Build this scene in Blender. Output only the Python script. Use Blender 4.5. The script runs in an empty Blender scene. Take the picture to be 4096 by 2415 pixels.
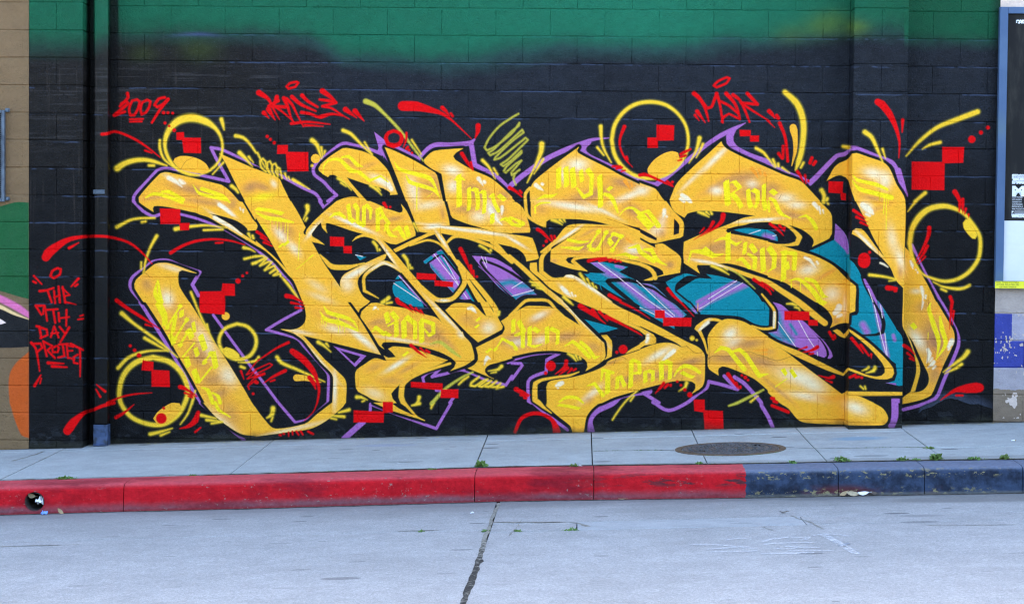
import bpy, bmesh, math, random
import numpy as np
from mathutils import Vector, Matrix

S = bpy.context.scene
S.render.engine = 'CYCLES'
COL = S.collection
rnd = random.Random(11)

# ================================================================ camera
cam = bpy.data.objects.new('camera', bpy.data.cameras.new('camera')); COL.objects.link(cam)
CX, CY, CZ = 3.5079, -15.7691, 1.7035
cam.matrix_world = Matrix([[0.999626, -0.010671, 0.025168, 3.507869], [0.02558, 0.040355, -0.998858, -15.769118], [0.009643, 0.999128, 0.040613, 1.703462], [0.0, 0.0, 0.0, 1.0]])
cam.data.sensor_width = 36.0; cam.data.lens = 73.888; cam.data.shift_x = -0.01642
cam.data.clip_start = 0.1; cam.data.clip_end = 2000
S.camera = cam

# ================================================================ daylight: sun behind the building, street side in open shade
SUN_EL, SUN_AZ = math.radians(36), math.radians(8)          # azimuth measured from +Y (behind the wall) towards +X
world = bpy.data.worlds.new('World'); S.world = world; world.use_nodes = True
wn = world.node_tree; wn.nodes.clear()
sky = wn.nodes.new('ShaderNodeTexSky'); sky.sky_type = 'NISHITA'; sky.sun_disc = False
sky.sun_elevation = SUN_EL; sky.sun_rotation = SUN_AZ; sky.air_density = 1.0; sky.dust_density = 3.2; sky.ozone_density = 1.0
bg = wn.nodes.new('ShaderNodeBackground'); bg.inputs['Strength'].default_value = 0.12
wo = wn.nodes.new('ShaderNodeOutputWorld')
wn.links.new(sky.outputs[0], bg.inputs[0]); wn.links.new(bg.outputs[0], wo.inputs[0])
sun = bpy.data.objects.new('sun', bpy.data.lights.new('sun', 'SUN')); COL.objects.link(sun)
sun.data.energy = 3.0; sun.data.angle = math.radians(0.5); sun.data.color = (1.0, 0.95, 0.87)
sd = Vector((math.sin(SUN_AZ) * math.cos(SUN_EL), math.cos(SUN_AZ) * math.cos(SUN_EL), math.sin(SUN_EL)))
sun.rotation_euler = sd.to_track_quat('Z', 'Y').to_euler(); sun.location = (4, 20, 30)
S.cycles.filter_width = 1.2
S.view_settings.view_transform = 'Standard'; S.view_settings.look = 'None'
S.view_settings.exposure = 3.32; S.view_settings.gamma = 1.0; S.view_settings.use_curve_mapping = False

# ================================================================ helpers
def link(o, parent=None):
    COL.objects.link(o)
    if parent is not None: o.parent = parent
    return o
def mesh(name, verts, faces, mat=None, sm=False):
    m = bpy.data.meshes.new(name); m.from_pydata([tuple(v) for v in verts], [], faces)
    if mat: m.materials.append(mat)
    if sm:
        for p in m.polygons: p.use_smooth = True
    m.update(); return m
def obj(name, me, parent=None, loc=(0, 0, 0)):
    o = bpy.data.objects.new(name, me); o.location = loc
    return link(o, parent)
def empty(name, loc=(0, 0, 0), parent=None):
    o = bpy.data.objects.new(name, None); o.location = loc; o.empty_display_size = 0.1
    return link(o, parent)
def tag(o, label=None, cat=None, group=None, kind=None):
    if label: o['label'] = label
    if cat: o['category'] = cat
    if group: o['group'] = group
    if kind: o['kind'] = kind
    return o
class MB:
    def __init__(s): s.v = []; s.f = []
    def box(s, a, b):
        i = len(s.v); x0, y0, z0 = a; x1, y1, z1 = b
        s.v += [(x0,y0,z0),(x1,y0,z0),(x1,y1,z0),(x0,y1,z0),(x0,y0,z1),(x1,y0,z1),(x1,y1,z1),(x0,y1,z1)]
        s.f += [tuple(i + k for k in q) for q in ((0,3,2,1),(4,5,6,7),(0,1,5,4),(1,2,6,5),(2,3,7,6),(3,0,4,7))]
        return s
    def quad(s, a, b, c, d):
        i = len(s.v); s.v += [a, b, c, d]; s.f.append((i, i + 1, i + 2, i + 3)); return s
    def tube(s, pts, r, n=6):
        P = [Vector(p) for p in pts]; i0 = len(s.v)
        for k, p in enumerate(P):
            d = (P[min(k + 1, len(P) - 1)] - P[max(k - 1, 0)]).normalized()
            a = d.orthogonal().normalized(); b = d.cross(a)
            rr = r[k] if isinstance(r, (list, tuple)) else r
            for j in range(n):
                t = 2 * math.pi * j / n; s.v.append(tuple(p + a * math.cos(t) * rr + b * math.sin(t) * rr))
        for k in range(len(P) - 1):
            for j in range(n):
                s.f.append((i0 + k*n + j, i0 + k*n + (j+1) % n, i0 + (k+1)*n + (j+1) % n, i0 + (k+1)*n + j))
        s.f.append(tuple(i0 + j for j in range(n))[::-1]); e = i0 + (len(P) - 1) * n; s.f.append(tuple(e + j for j in range(n)))
        return s
    def build(s, name, mat=None, parent=None, loc=(0, 0, 0), bevel=0, sm=False):
        o = obj(name, mesh(name, s.v, s.f, mat, sm), parent, loc)
        if bevel:
            bm = bmesh.new(); bm.from_mesh(o.data)
            bmesh.ops.bevel(bm, geom=bm.edges[:], offset=bevel, segments=2, affect='EDGES', profile=0.5)
            bm.to_mesh(o.data); bm.free()
        return o

# ---- node helpers
class NT:
    def __init__(s, name):
        s.m = bpy.data.materials.new(name); s.m.use_nodes = True; s.t = s.m.node_tree; s.t.nodes.clear()
        s.out = s.n('ShaderNodeOutputMaterial'); s.b = s.n('ShaderNodeBsdfPrincipled'); s.l(s.b.outputs[0], s.out.inputs[0])
        s.pos = s.n('ShaderNodeNewGeometry').outputs['Position']
    def n(s, t): return s.t.nodes.new(t)
    def l(s, a, b): s.t.links.new(a, b)
    def put(s, sock, v):
        if hasattr(v, 'is_linked') or hasattr(v, 'links'): s.l(v, sock)
        else: sock.default_value = v
    def math(s, op, a, b=None, c=None):
        m = s.n('ShaderNodeMath'); m.operation = op
        for i, v in enumerate((a, b, c)):
            if v is not None: s.put(m.inputs[i], v)
        return m.outputs[0]
    def ramp(s, v, a, b, lo=0.0, hi=1.0):
        m = s.n('ShaderNodeMapRange'); m.interpolation_type = 'SMOOTHSTEP'
        s.put(m.inputs[0], v); m.inputs[1].default_value = a; m.inputs[2].default_value = b
        m.inputs[3].default_value = lo; m.inputs[4].default_value = hi; return m.outputs[0]
    def noise(s, scale, detail=4, rough=0.55, vec=None, stretch=None, off=(0, 0, 0)):
        v = vec or s.pos
        if stretch or any(off):
            mp = s.n('ShaderNodeMapping'); s.l(v, mp.inputs[0]); mp.inputs['Scale'].default_value = stretch or (1, 1, 1); mp.inputs['Location'].default_value = off; v = mp.outputs[0]
        t = s.n('ShaderNodeTexNoise'); s.l(v, t.inputs['Vector']); t.inputs['Scale'].default_value = scale
        t.inputs['Detail'].default_value = detail; t.inputs['Roughness'].default_value = rough; return t.outputs[0]
    def voro(s, scale, stretch=None, feature='F1', rand=1.0, col=False):
        v = s.pos
        if stretch:
            mp = s.n('ShaderNodeMapping'); s.l(v, mp.inputs[0]); mp.inputs['Scale'].default_value = stretch; v = mp.outputs[0]
        t = s.n('ShaderNodeTexVoronoi'); t.feature = feature; s.l(v, t.inputs['Vector']); t.inputs['Scale'].default_value = scale
        return (t.outputs['Distance'], t.outputs['Color']) if col else t.outputs['Distance']
    def mix(s, f, a, b, mode='MIX'):
        m = s.n('ShaderNodeMix'); m.data_type = 'RGBA'; m.blend_type = mode
        s.put(m.inputs[0], f)
        for sock, v in ((m.inputs[6], a), (m.inputs[7], b)):
            if hasattr(v, 'links'): s.l(v, sock)
            else: sock.default_value = tuple(v) + (1,) if len(v) == 3 else v
        return m.outputs[2]
    def bump(s, h, dist, strength=1.0, chain=None):
        b = s.n('ShaderNodeBump'); s.put(b.inputs['Height'], h); b.inputs['Distance'].default_value = dist; b.inputs['Strength'].default_value = strength
        if chain is not None: s.l(chain, b.inputs['Normal'])
        return b.outputs[0]
    def xyz(s):
        q = s.n('ShaderNodeSeparateXYZ'); s.l(s.pos, q.inputs[0]); return q.outputs
    def fin(s, col, rough=0.6, nrm=None, spec=0.5, metal=0.0):
        s.put(s.b.inputs['Base Color'], col if hasattr(col, 'links') else tuple(col) + (1,)); s.put(s.b.inputs['Roughness'], rough)
        s.b.inputs['Specular IOR Level'].default_value = spec; s.b.inputs['Metallic'].default_value = metal
        if nrm is not None: s.l(nrm, s.b.inputs['Normal'])
        return s.m
def sr(r, g, b):
    return tuple((c / 255 / 12.92) if c / 255 <= 0.04045 else ((c / 255 + 0.055) / 1.055) ** 2.4 for c in (r, g, b))

# ================================================================ the mural: brush and can strokes laid onto the masonry
# ---------------------------------------------------------------- spray paint: flat print rasterised from hand-drawn strokes (wall millimetres)
PAL = dict(P=(164,112,204), T=(14,142,168), Y=(255,197,60), G=(255,244,34), S=(253,220,60), L=(196,200,76), C=(249,248,216),
           W=(240,238,245), R=(222,6,14), B=(182,136,94), O=(255,172,52), K=(17,19,23), N=(26,96,58), M=(214,122,192), E=(232,218,168), X=(190,94,36))
def lin(c):
    c = np.asarray(c, dtype=np.float32) / 255.0
    return np.where(c <= 0.04045, c / 12.92, ((c + 0.055) / 1.055) ** 2.4).astype(np.float32)
PX, PZ0, PZ1, PS = -1300, -260, 3520, 0.44          # left edge, bottom, top (mm), texels per mm
PW, PH = int((7150 - PX) * PS), int((PZ1 - PZ0) * PS)
prng = np.random.default_rng(7)
def vnoise(h, w, cy, cx):
    g = prng.random((int(h / cy) + 3, int(w / cx) + 3)).astype(np.float32)
    y = np.arange(h) / cy; x = np.arange(w) / cx
    yi = y.astype(int); xi = x.astype(int); fy = (y - yi)[:, None]; fx = (x - xi)[None]
    fy = fy * fy * (3 - 2 * fy); fx = fx * fx * (3 - 2 * fx)
    a = g[yi][:, xi]; b = g[yi][:, xi + 1]; c = g[yi + 1][:, xi]; d = g[yi + 1][:, xi + 1]
    return (a * (1 - fx) + b * fx) * (1 - fy) + (c * (1 - fx) + d * fx) * fy
def fbm(cy, cx, n=3):
    s = 0; t = 0
    for i in range(n):
        k = 0.5 ** i; s = s + k * vnoise(PH, PW, max(1.5, cy * PS * k), max(1.5, cx * PS * k)); t += k
    return s / t
IMG = np.zeros((PH, PW, 3), np.float32)              # linear colour, row 0 = bottom
LET = np.zeros((PH, PW), np.float32)                 # letter mask
def tx(p): return np.stack([(p[:, 0] - PX) * PS, (p[:, 1] - PZ0) * PS], 1).astype(np.float32)
def box(x0, y0, x1, y1):
    x0 = max(0, int(x0)); y0 = max(0, int(y0)); x1 = min(PW, int(x1) + 2); y1 = min(PH, int(y1) + 2)
    return (x0, y0, x1, y1) if x1 > x0 and y1 > y0 else None
def smooth(p, closed, wid=None):
    """spline through the points, corners kept where the line turns sharply"""
    n = len(p)
    if n < 3: return p, wid
    out = []; wo = []
    rng = range(n) if closed else range(n - 1)
    def corner(i):
        if not closed and (i == 0 or i == n - 1): return True
        a = p[i] - p[i - 1]; b = p[(i + 1) % n] - p[i]
        d = (a @ b) / (np.hypot(*a) * np.hypot(*b) + 1e-6)
        return d < 0.62
    cs = [corner(i) for i in range(n)]
    for i in rng:
        j = (i + 1) % n; a, b = p[i], p[j]; L = np.hypot(*(b - a))
        ma = (b - a) if cs[i] else (b - p[i - 1]) * 0.5
        mb = (b - a) if cs[j] else (p[(j + 1) % n] - a) * 0.5
        for m in (ma, mb):
            l = np.hypot(*m)
            if l > L: m *= L / l
        k = max(1, min(8, int(L / 9)))
        if cs[i] and cs[j]: k = 1
        for q in range(k):
            t = q / k; t2 = t * t; t3 = t2 * t
            out.append((2*t3-3*t2+1)*a + (t3-2*t2+t)*ma + (-2*t3+3*t2)*b + (t3-t2)*mb)
            if wid is not None: wo.append(wid[i] * (1 - t) + wid[j] * t)
    if not closed:
        out.append(p[-1])
        if wid is not None: wo.append(wid[-1])
    return np.array(out, np.float32), (np.array(wo, np.float32) if wid is not None else None)
def poly_mask(p, soft): return poly_mask_px(smooth(tx(p), True)[0], soft)
def poly_mask_px(p, soft):
    b = box(p[:, 0].min() - soft, p[:, 1].min() - soft, p[:, 0].max() + soft, p[:, 1].max() + soft)
    if b is None: return None, None
    x = np.arange(b[0], b[2], dtype=np.float32)[None] + 0.5; y = np.arange(b[1], b[3], dtype=np.float32)[:, None] + 0.5
    ins = np.zeros((b[3] - b[1], b[2] - b[0]), bool)
    d2 = np.full(ins.shape, 1e9, np.float32)
    for i in range(len(p)):
        ax, ay = p[i]; bx, by = p[(i + 1) % len(p)]
        if ay != by:
            xi = ax + (y - ay) * ((bx - ax) / (by - ay))
            ins ^= ((y > min(ay, by)) & (y <= max(ay, by))) & (x < xi)
        ex, ey = bx - ax, by - ay; m = soft + 2
        x0 = max(0, int(min(ax, bx) - m) - b[0]); x1 = int(max(ax, bx) + m) - b[0] + 2
        y0 = max(0, int(min(ay, by) - m) - b[1]); y1 = int(max(ay, by) + m) - b[1] + 2
        xs = x[:, x0:x1]; ys = y[y0:y1]
        if xs.size == 0 or ys.size == 0: continue
        t = np.clip(((xs - ax) * ex + (ys - ay) * ey) / (ex * ex + ey * ey + 1e-6), 0, 1)
        dd = (xs - ax - t * ex) ** 2 + (ys - ay - t * ey) ** 2
        d2[y0:y1, x0:x1] = np.minimum(d2[y0:y1, x0:x1], dd)
    d = np.sqrt(d2); sd = np.where(ins, d, -d)
    return b, np.clip(0.5 + sd / max(soft, 0.8), 0, 1)
def stroke_mask(p, w, soft):
    p = tx(p)
    if len(w) != len(p):
        w = np.interp(np.linspace(0, 1, len(p)), np.linspace(0, 1, len(w)), w) if len(w) > 1 else np.full(len(p), w[0])
    r = np.asarray(w, np.float32) * PS * 0.5
    if len(p) == 1: p = np.repeat(p, 2, 0); p[1, 0] += 0.1; r = np.repeat(r, 2)
    p, r = smooth(p, False, r)
    rm = float(r.max()) + soft + 1
    b = box(p[:, 0].min() - rm, p[:, 1].min() - rm, p[:, 0].max() + rm, p[:, 1].max() + rm)
    if b is None: return None, None
    M = np.full((b[3] - b[1], b[2] - b[0]), -1e3, np.float32)
    for i in range(len(p) - 1):
        (ax, ay), (bx, by) = p[i], p[i + 1]; m = max(r[i], r[i + 1]) + soft + 1
        c = box(min(ax, bx) - m, min(ay, by) - m, max(ax, bx) + m, max(ay, by) + m)
        if c is None: continue
        x = np.arange(c[0], c[2], dtype=np.float32)[None] + 0.5; y = np.arange(c[1], c[3], dtype=np.float32)[:, None] + 0.5
        ex, ey = bx - ax, by - ay
        t = np.clip(((x - ax) * ex + (y - ay) * ey) / (ex * ex + ey * ey + 1e-6), 0, 1)
        sd = r[i] + (r[i + 1] - r[i]) * t - np.hypot(x - ax - t * ex, y - ay - t * ey)
        s = M[c[1] - b[1]:c[3] - b[1], c[0] - b[0]:c[2] - b[0]]
        np.maximum(s, sd, out=s)
    return b, np.clip(0.5 + M / max(soft, 0.8), 0, 1)
def nib_mask(p, w):
    """a broad flat brush held at a slant, with lozenge feet: blackletter strokes"""
    p = tx(p); h = float(np.mean(w)) * PS * 0.68; n = np.array([math.cos(0.70), math.sin(0.70)], np.float32) * h
    out = None
    def add(q):
        nonlocal out
        b, m = poly_mask_px(np.array(q, np.float32), 1.3)
        if b is None: return
        if out is None: out = [b, m]; return
        B = out[0]; c = (min(b[0], B[0]), min(b[1], B[1]), max(b[2], B[2]), max(b[3], B[3]))
        M = np.zeros((c[3] - c[1], c[2] - c[0]), np.float32)
        for bb, mm in (out, (b, m)):
            s = M[bb[1]-c[1]:bb[3]-c[1], bb[0]-c[0]:bb[2]-c[0]]; np.maximum(s, mm, out=s)
        out[:] = [c, M]
    for a, b in zip(p[:-1], p[1:]):
        d = (b - a) / (np.hypot(*(b - a)) + 1e-6)
        if abs(d[0] * n[1] - d[1] * n[0]) < 0.30 * h:
            k = np.array([-d[1], d[0]]) * h * 0.32; add([a - n*.6 - k, b + n*.6 - k, b + n*.6 + k, a - n*.6 + k] if d @ n > 0 else [a + n*.6 - k, b - n*.6 - k, b - n*.6 + k, a + n*.6 + k])
        else: add([a - n, b - n, b + n, a + n])
        if abs(d[1]) > 0.8:
            for e, s in ((a, 1), (b, -1)):
                q = h * 0.92; e = e + d * s * h * 0.5; add([e + (0, q), e + (q, 0), e + (0, -q), e + (-q, 0)])
    return out if out else (None, None)
def lay(b, a, col):
    if b is None: return
    s = IMG[b[1]:b[3], b[0]:b[2]]; s += a[..., None] * (lin(col) - s)
def mark(b, a):
    if b is None: return
    s = LET[b[1]:b[3], b[0]:b[2]]; np.maximum(s, a, out=s)
SOFT = dict(P=3.2, T=2.6, Y=2.6, G=2.4, S=6.0, L=6.0, C=5.0, W=2.2, R=4.0, O=5.0, K=3.2, B=3.0, N=4.0, M=9.0, E=6.0, X=6.0)
def nums(s): return np.array([[float(v) for v in q.split(',')] for q in s.split()], np.float32)
def paint(lines):
    todo = []
    for ln in lines:
        ln = ln.strip()
        if not ln or ln[0] == '#': continue
        h, pts = ln.split('|'); h = h.split(); todo.append((h[0], h[1:], nums(pts)))
    # black borders of all letter pieces come first
    done = False
    for k, a, p in todo:
        if k in ('y', 'ys') and not done:
            done = True
            for k2, a2, p2 in todo:
                if k2 == 'y':
                    q = np.vstack([p2, p2[:1]]); lay(*stroke_mask(q, [46], 4), PAL['K'])
                elif k2 == 'ys':
                    w = np.array([float(v) for v in a2[0].split(',')]); lay(*stroke_mask(p2, w + 34, 4), PAL['K'])
        if k == 'p': lay(*poly_mask(p, SOFT[a[0]] * 0.7), PAL[a[0]])
        elif k == 'k': b, m = poly_mask(p, 2.5); lay(b, m, PAL['K']); LET[b[1]:b[3], b[0]:b[2]] *= 1 - m
        elif k == 'y':
            b, m = poly_mask(p, 3.4); lay(b, m ** 0.6 * 0.55, PAL['L']); b, m2 = poly_mask(p, 2.4); lay(b, np.clip(m2, 0, 1), PAL['Y']); mark(b, m2)
        elif k in ('ys', 'ysn'):
            w = [float(v) for v in a[0].split(',')]
            b, m = stroke_mask(p, w, 5); lay(b, m ** 0.7 * 0.6, PAL['L']); b, m = stroke_mask(p, w, 3); lay(b, m, PAL['Y']); mark(b, m)
        elif k == 's':
            w = np.array([float(v) for v in a[1].split(',')]); c = a[0]
            if c == 'S':
                b, m = stroke_mask(p, w * 1.02, 10); lay(b, m * 0.5, PAL['L']); b, m = stroke_mask(p, w * 0.80, 5); lay(b, m, PAL['S'])
            elif c == 'G':
                b, m = nib_mask(p, w) if (len(p) > 1 and w.min() > 17 and w.max() / w.min() < 1.6) else stroke_mask(p, w, 2.4)
                if b is not None: lay(b, m * (0.9 + 0.1 * GR[b[1]:b[3], b[0]:b[2]]), PAL['G'])
            else: lay(*stroke_mask(p, w, SOFT[c]), PAL[c])
        elif k == 'g':
            w = np.array([float(v) for v in a[1].split(',')]); b, m = stroke_mask(p, w * 0.75, float(w.mean()) * PS * 0.55)
            if b is not None:
                s = IMG[b[1]:b[3], b[0]:b[2]]
                tt, pp = lin(PAL['T']), lin(PAL['P'])      # only where teal or purple already is
                near = np.minimum(np.abs(s - tt).sum(-1), np.abs(s - pp).sum(-1))
                bl = np.abs(s - (tt + pp) / 2).sum(-1)
                k2 = np.clip(1.4 - np.minimum(near, bl) / 0.16, 0, 1) * (s[..., 2] > 0.16)
                s += (m * k2 * 0.92)[..., None] * (lin(PAL[a[0]]) - s)
        elif k == 'd':
            for x, z, r in p: lay(*stroke_mask(np.array([[x, z]], np.float32), [2 * r], SOFT[a[0]]), PAL[a[0]])
        elif k == 'b':
            al = float(a[1])
            for x, z, rx, rz, ang in p:
                c, s_ = math.cos(math.radians(ang)), math.sin(math.radians(ang)); R = max(rx, rz) * 1.9 * PS
                q = tx(np.array([[x, z]], np.float32))[0]; b = box(q[0] - R, q[1] - R, q[0] + R, q[1] + R)
                if b is None: continue
                X = np.arange(b[0], b[2])[None] - q[0]; Z = np.arange(b[1], b[3])[:, None] - q[1]
                u = (X * c + Z * s_) / (rx * PS); v = (-X * s_ + Z * c) / (rz * PS)
                m = np.exp(-(u * u + v * v) * 1.1) * al * (1.12 if a[0] == 'B' else 1.15)
                m = np.clip(m * (0.82 + 0.36 * GR2[b[1]:b[3], b[0]:b[2]]), 0, 1) * LET[b[1]:b[3], b[0]:b[2]]
                lay(b, m, PAL[a[0]])

def sstep(a, b, x):
    t = np.clip((x - a) / (b - a + 1e-6), 0, 1); return t * t * (3 - 2 * t)
def background():
    global GR, GR2
    GR = vnoise(PH, PW, 3, 60) * 0.6 + vnoise(PH, PW, 2, 2) * 0.4
    GR2 = fbm(160, 220)
    X = ((np.arange(PW) + 0.5) / PS + PX)[None]; Z = ((np.arange(PH) + 0.5) / PS + PZ0)[:, None]
    n1 = fbm(300, 420); n2 = fbm(40, 60); n3 = fbm(14, 300); n4 = fbm(420, 16)
    # black base coat: upper charcoal carries painted-in sky sheen, deeper black behind lettering
    up = sstep(1500, 2700, Z + (n1 - 0.5) * 500)
    c0 = lin((10, 12, 15)); c1 = lin((25, 33, 44)); c2 = lin((23, 23, 21))
    mid = sstep(600, 2200, X + (n1 - 0.5) * 900)
    top = c2 + (c1 - c2) * mid[..., None] if mid.ndim == 2 else c1
    IMG[:] = c0 + (top - c0) * up[..., None]
    IMG[:] *= (0.45 + 0.75 * n2 + 0.4 * n1)[..., None]
    # rolled-on and scuffed coats: pale wipes
    wip = sstep(0.60, 0.80, n3) * sstep(2050, 2350, Z) * (1 - sstep(2750, 2900, Z)) * (1 - 0.75 * sstep(1300, 2200, X))
    IMG[:] += (wip * 0.35)[..., None] * (lin((70, 76, 84)) - IMG)
    ver = sstep(0.62, 0.85, n4) * (1 - sstep(500, 1200, X)) * sstep(1200, 1900, Z)
    IMG[:] += (ver * 0.35)[..., None] * (lin((62, 62, 62)) - IMG)
    foot = sstep(0.56, 0.66, n2) * (1 - sstep(-60, 110, Z - 0.0366 * X - (n1 - 0.5) * 160))
    IMG[:] += (foot * 0.22)[..., None] * (lin((70, 84, 100)) - IMG)
    sp = vnoise(PH, PW, 2.2, 2.6); IMG[:] *= (0.72 + 0.56 * sp)[..., None]          # open texture of the block faces under thin paint
    spk = sstep(0.80, 0.93, vnoise(PH, PW, 2.0, 2.4)) * (0.25 + 0.75 * up); IMG[:] += (spk * 0.30)[..., None] * (lin((74, 86, 108)) - IMG)
    pit = sstep(0.84, 0.92, vnoise(PH, PW, 3.0, 4.5)); IMG[:] *= (1 - 0.7 * pit)[..., None]  # dark dots painted in for the shade of small pits
    # skylight glints painted pale along the bed joint ledges, with ragged dark joint lines
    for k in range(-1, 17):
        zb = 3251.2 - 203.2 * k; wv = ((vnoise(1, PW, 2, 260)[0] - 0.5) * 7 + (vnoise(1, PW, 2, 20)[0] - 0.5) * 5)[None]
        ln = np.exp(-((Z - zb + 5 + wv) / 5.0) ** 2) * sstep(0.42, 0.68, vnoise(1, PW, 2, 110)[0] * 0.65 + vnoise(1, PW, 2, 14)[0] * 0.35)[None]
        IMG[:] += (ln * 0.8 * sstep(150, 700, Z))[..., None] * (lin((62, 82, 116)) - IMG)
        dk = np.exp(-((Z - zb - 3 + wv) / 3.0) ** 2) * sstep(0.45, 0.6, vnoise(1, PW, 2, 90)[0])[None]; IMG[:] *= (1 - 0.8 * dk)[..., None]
    # green upper band with an uneven sprayed lower edge
    gx = np.array([-1300, -640, -225, 0, 450, 1000, 1450, 1700, 2250, 2850, 3350, 4200, 4700, 5450, 5480, 5880, 5890, 6700], np.float32)
    gf = np.array([3060, 3050, 3040, 3140, 3150, 3140, 3120, 2960, 2960, 3010, 3090, 3060, 3090, 3170, 3190, 3190, 3060, 3050], np.float32)
    ge = np.array([2850, 2860, 2860, 2960, 2950, 2960, 2930, 2820, 2770, 2780, 2880, 2880, 2940, 3010, 3010, 3010, 2990, 2990], np.float32)
    f = np.interp(X[0], gx, gf)[None]; e = np.interp(X[0], gx, ge)[None]
    g = sstep(0, 1, (Z + (n1 - 0.5) * 90 + (n2 - 0.5) * 30 - e + 45) / (f - e + 110))
    gc = lin((20, 92, 70)) + (lin((30, 116, 96)) - lin((20, 92, 70))) * np.interp(X[0], [0, 2500, 4000, 5200, 6000], [0.1, 0.6, 1, 0.4, -0.2])[None, :, None]
    haze = np.exp(-((g - 0.35) / 0.25) ** 2) * np.interp(X[0], [500, 1200, 4500, 5400], [0.2, 0.5, 0.5, 0.2])[None]
    IMG[:] += g[..., None] * (gc * (0.9 + 0.2 * n2[..., None]) - IMG)
    IMG[:] += (haze * 0.45)[..., None] * (lin((52, 60, 92)) - IMG)
    for cx, cz, r, a in ((5280, 3140, 110, .42), (5040, 3080, 100, .22), (5520, 3130, 80, .5), (5360, 3200, 90, .25), (620, 2930, 120, .16), (190, 2900, 90, .12)):
        m = np.exp(-(((X - cx) / (r * 1.2)) ** 2 + ((Z - cz) / (r * 0.7)) ** 2)) * a * (0.7 + 0.6 * n2)
        IMG[:] += m[..., None] * (lin((92, 128, 52)) - IMG)
    pm = np.exp(-((Z - 3045 + 0.0009 * (X - 600) ** 2 * 0.4) / 16) ** 2) * np.exp(-((X - 600) / 150) ** 2) * 0.5
    IMG[:] += pm[..., None] * (lin((74, 86, 150)) - IMG)
    # lower right: a torn coat with a pale sprayed halo above it
    xs = [6040, 6110, 6200, 6260, 6330, 6420, 6480, 6560, 6600]; zs = [262, 300, 352, 372, 366, 336, 338, 312, 300]
    lip = np.interp(X[0], xs, zs)[None] + (n2 - 0.5) * 24
    on = sstep(6030, 6060, X) * (X < 6592)
    halo = np.clip(1 - (Z - lip) / 75, 0, 1) * (Z > lip) * on
    IMG[:] += (halo * 0.55)[..., None] * (lin((74, 92, 122)) - IMG)
    edge = np.exp(-((Z - lip + 4) / 5) ** 2) * on
    IMG[:] *= (1 - 0.75 * edge)[..., None]
    # black coat and painted corner shade in the angles beside the downpipe
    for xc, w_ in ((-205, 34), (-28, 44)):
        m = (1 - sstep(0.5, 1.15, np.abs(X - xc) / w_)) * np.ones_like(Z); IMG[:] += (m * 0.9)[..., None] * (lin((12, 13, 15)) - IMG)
    # brown neighbour on the left
    BR = X < -669
    br = lin((126, 106, 84)) + (lin((112, 94, 74)) - lin((126, 106, 84))) * sstep(2400, 1200, Z)[..., None] if False else lin((120, 109, 87)) * (0.86 + 0.26 * n1)[..., None] * (0.92 + 0.16 * n2)[..., None]
    m = (BR * (0.97)) * np.ones_like(Z)
    IMG[:] = np.where((m > 0.5)[..., None], br, IMG)
    # pale wall with blue blocks on the right
    XR = 6594
    wl = np.zeros_like(IMG) + lin((172, 178, 184))
    def rect(x0, x1, z0, z1, col, wob=6):
        k = ((X + (n2 - 0.5) * wob > x0) & (X < x1) & (Z + (n2 - 0.5) * wob > z0) & (Z < z1))
        wl[k] = lin(col)
    rect(6500, 7200, 1220, 3600, (176, 182, 188))
    rect(6500, 7200, 3255, 3600, (214, 216, 218))
    rect(6500, 6722, 810, 1013, (58, 76, 176)); rect(6722, 7200, 810, 1013, (160, 174, 206))
    rect(6500, 7200, 608, 810, (58, 76, 176)); rect(6500, 7200, 400, 608, (158, 170, 192))
    und = lin((128, 126, 118))
    lipr = np.interp(X[0], [6590, 6640, 6690, 6740, 6800, 6880, 7100], [452, 440, 436, 452, 440, 446, 440])[None] + (n2 - 0.5) * 50
    k = Z < lipr
    wl[k] = (und * (0.8 + 0.5 * n1[..., None]))[k]
    chips = (fbm(20, 13, 2) + 0.5 * (fbm(120, 90, 2) - 0.5) + 0.25 * np.exp(-((Z - 800) / 60) ** 2) * 0.5 > 0.80) & (Z > 520) & (Z < 1013)
    wl[chips] = lin((196, 198, 196))
    peel = (fbm(60, 44, 3) > 0.635) & (Z < 425) & (Z > 230) & (X > 6650)
    wl[peel] = lin((200, 204, 208))
    wl *= (0.88 + 0.24 * n2)[..., None]
    IMG[:] = np.where(((X > XR) & (Z > -999))[..., None], wl, IMG)
    edge_dark = sstep(6500, 6594, X) * (X < XR) * 0.6  # black panel gets darker towards its right edge
    IMG[:] *= (1 - edge_dark)[..., None]

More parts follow.
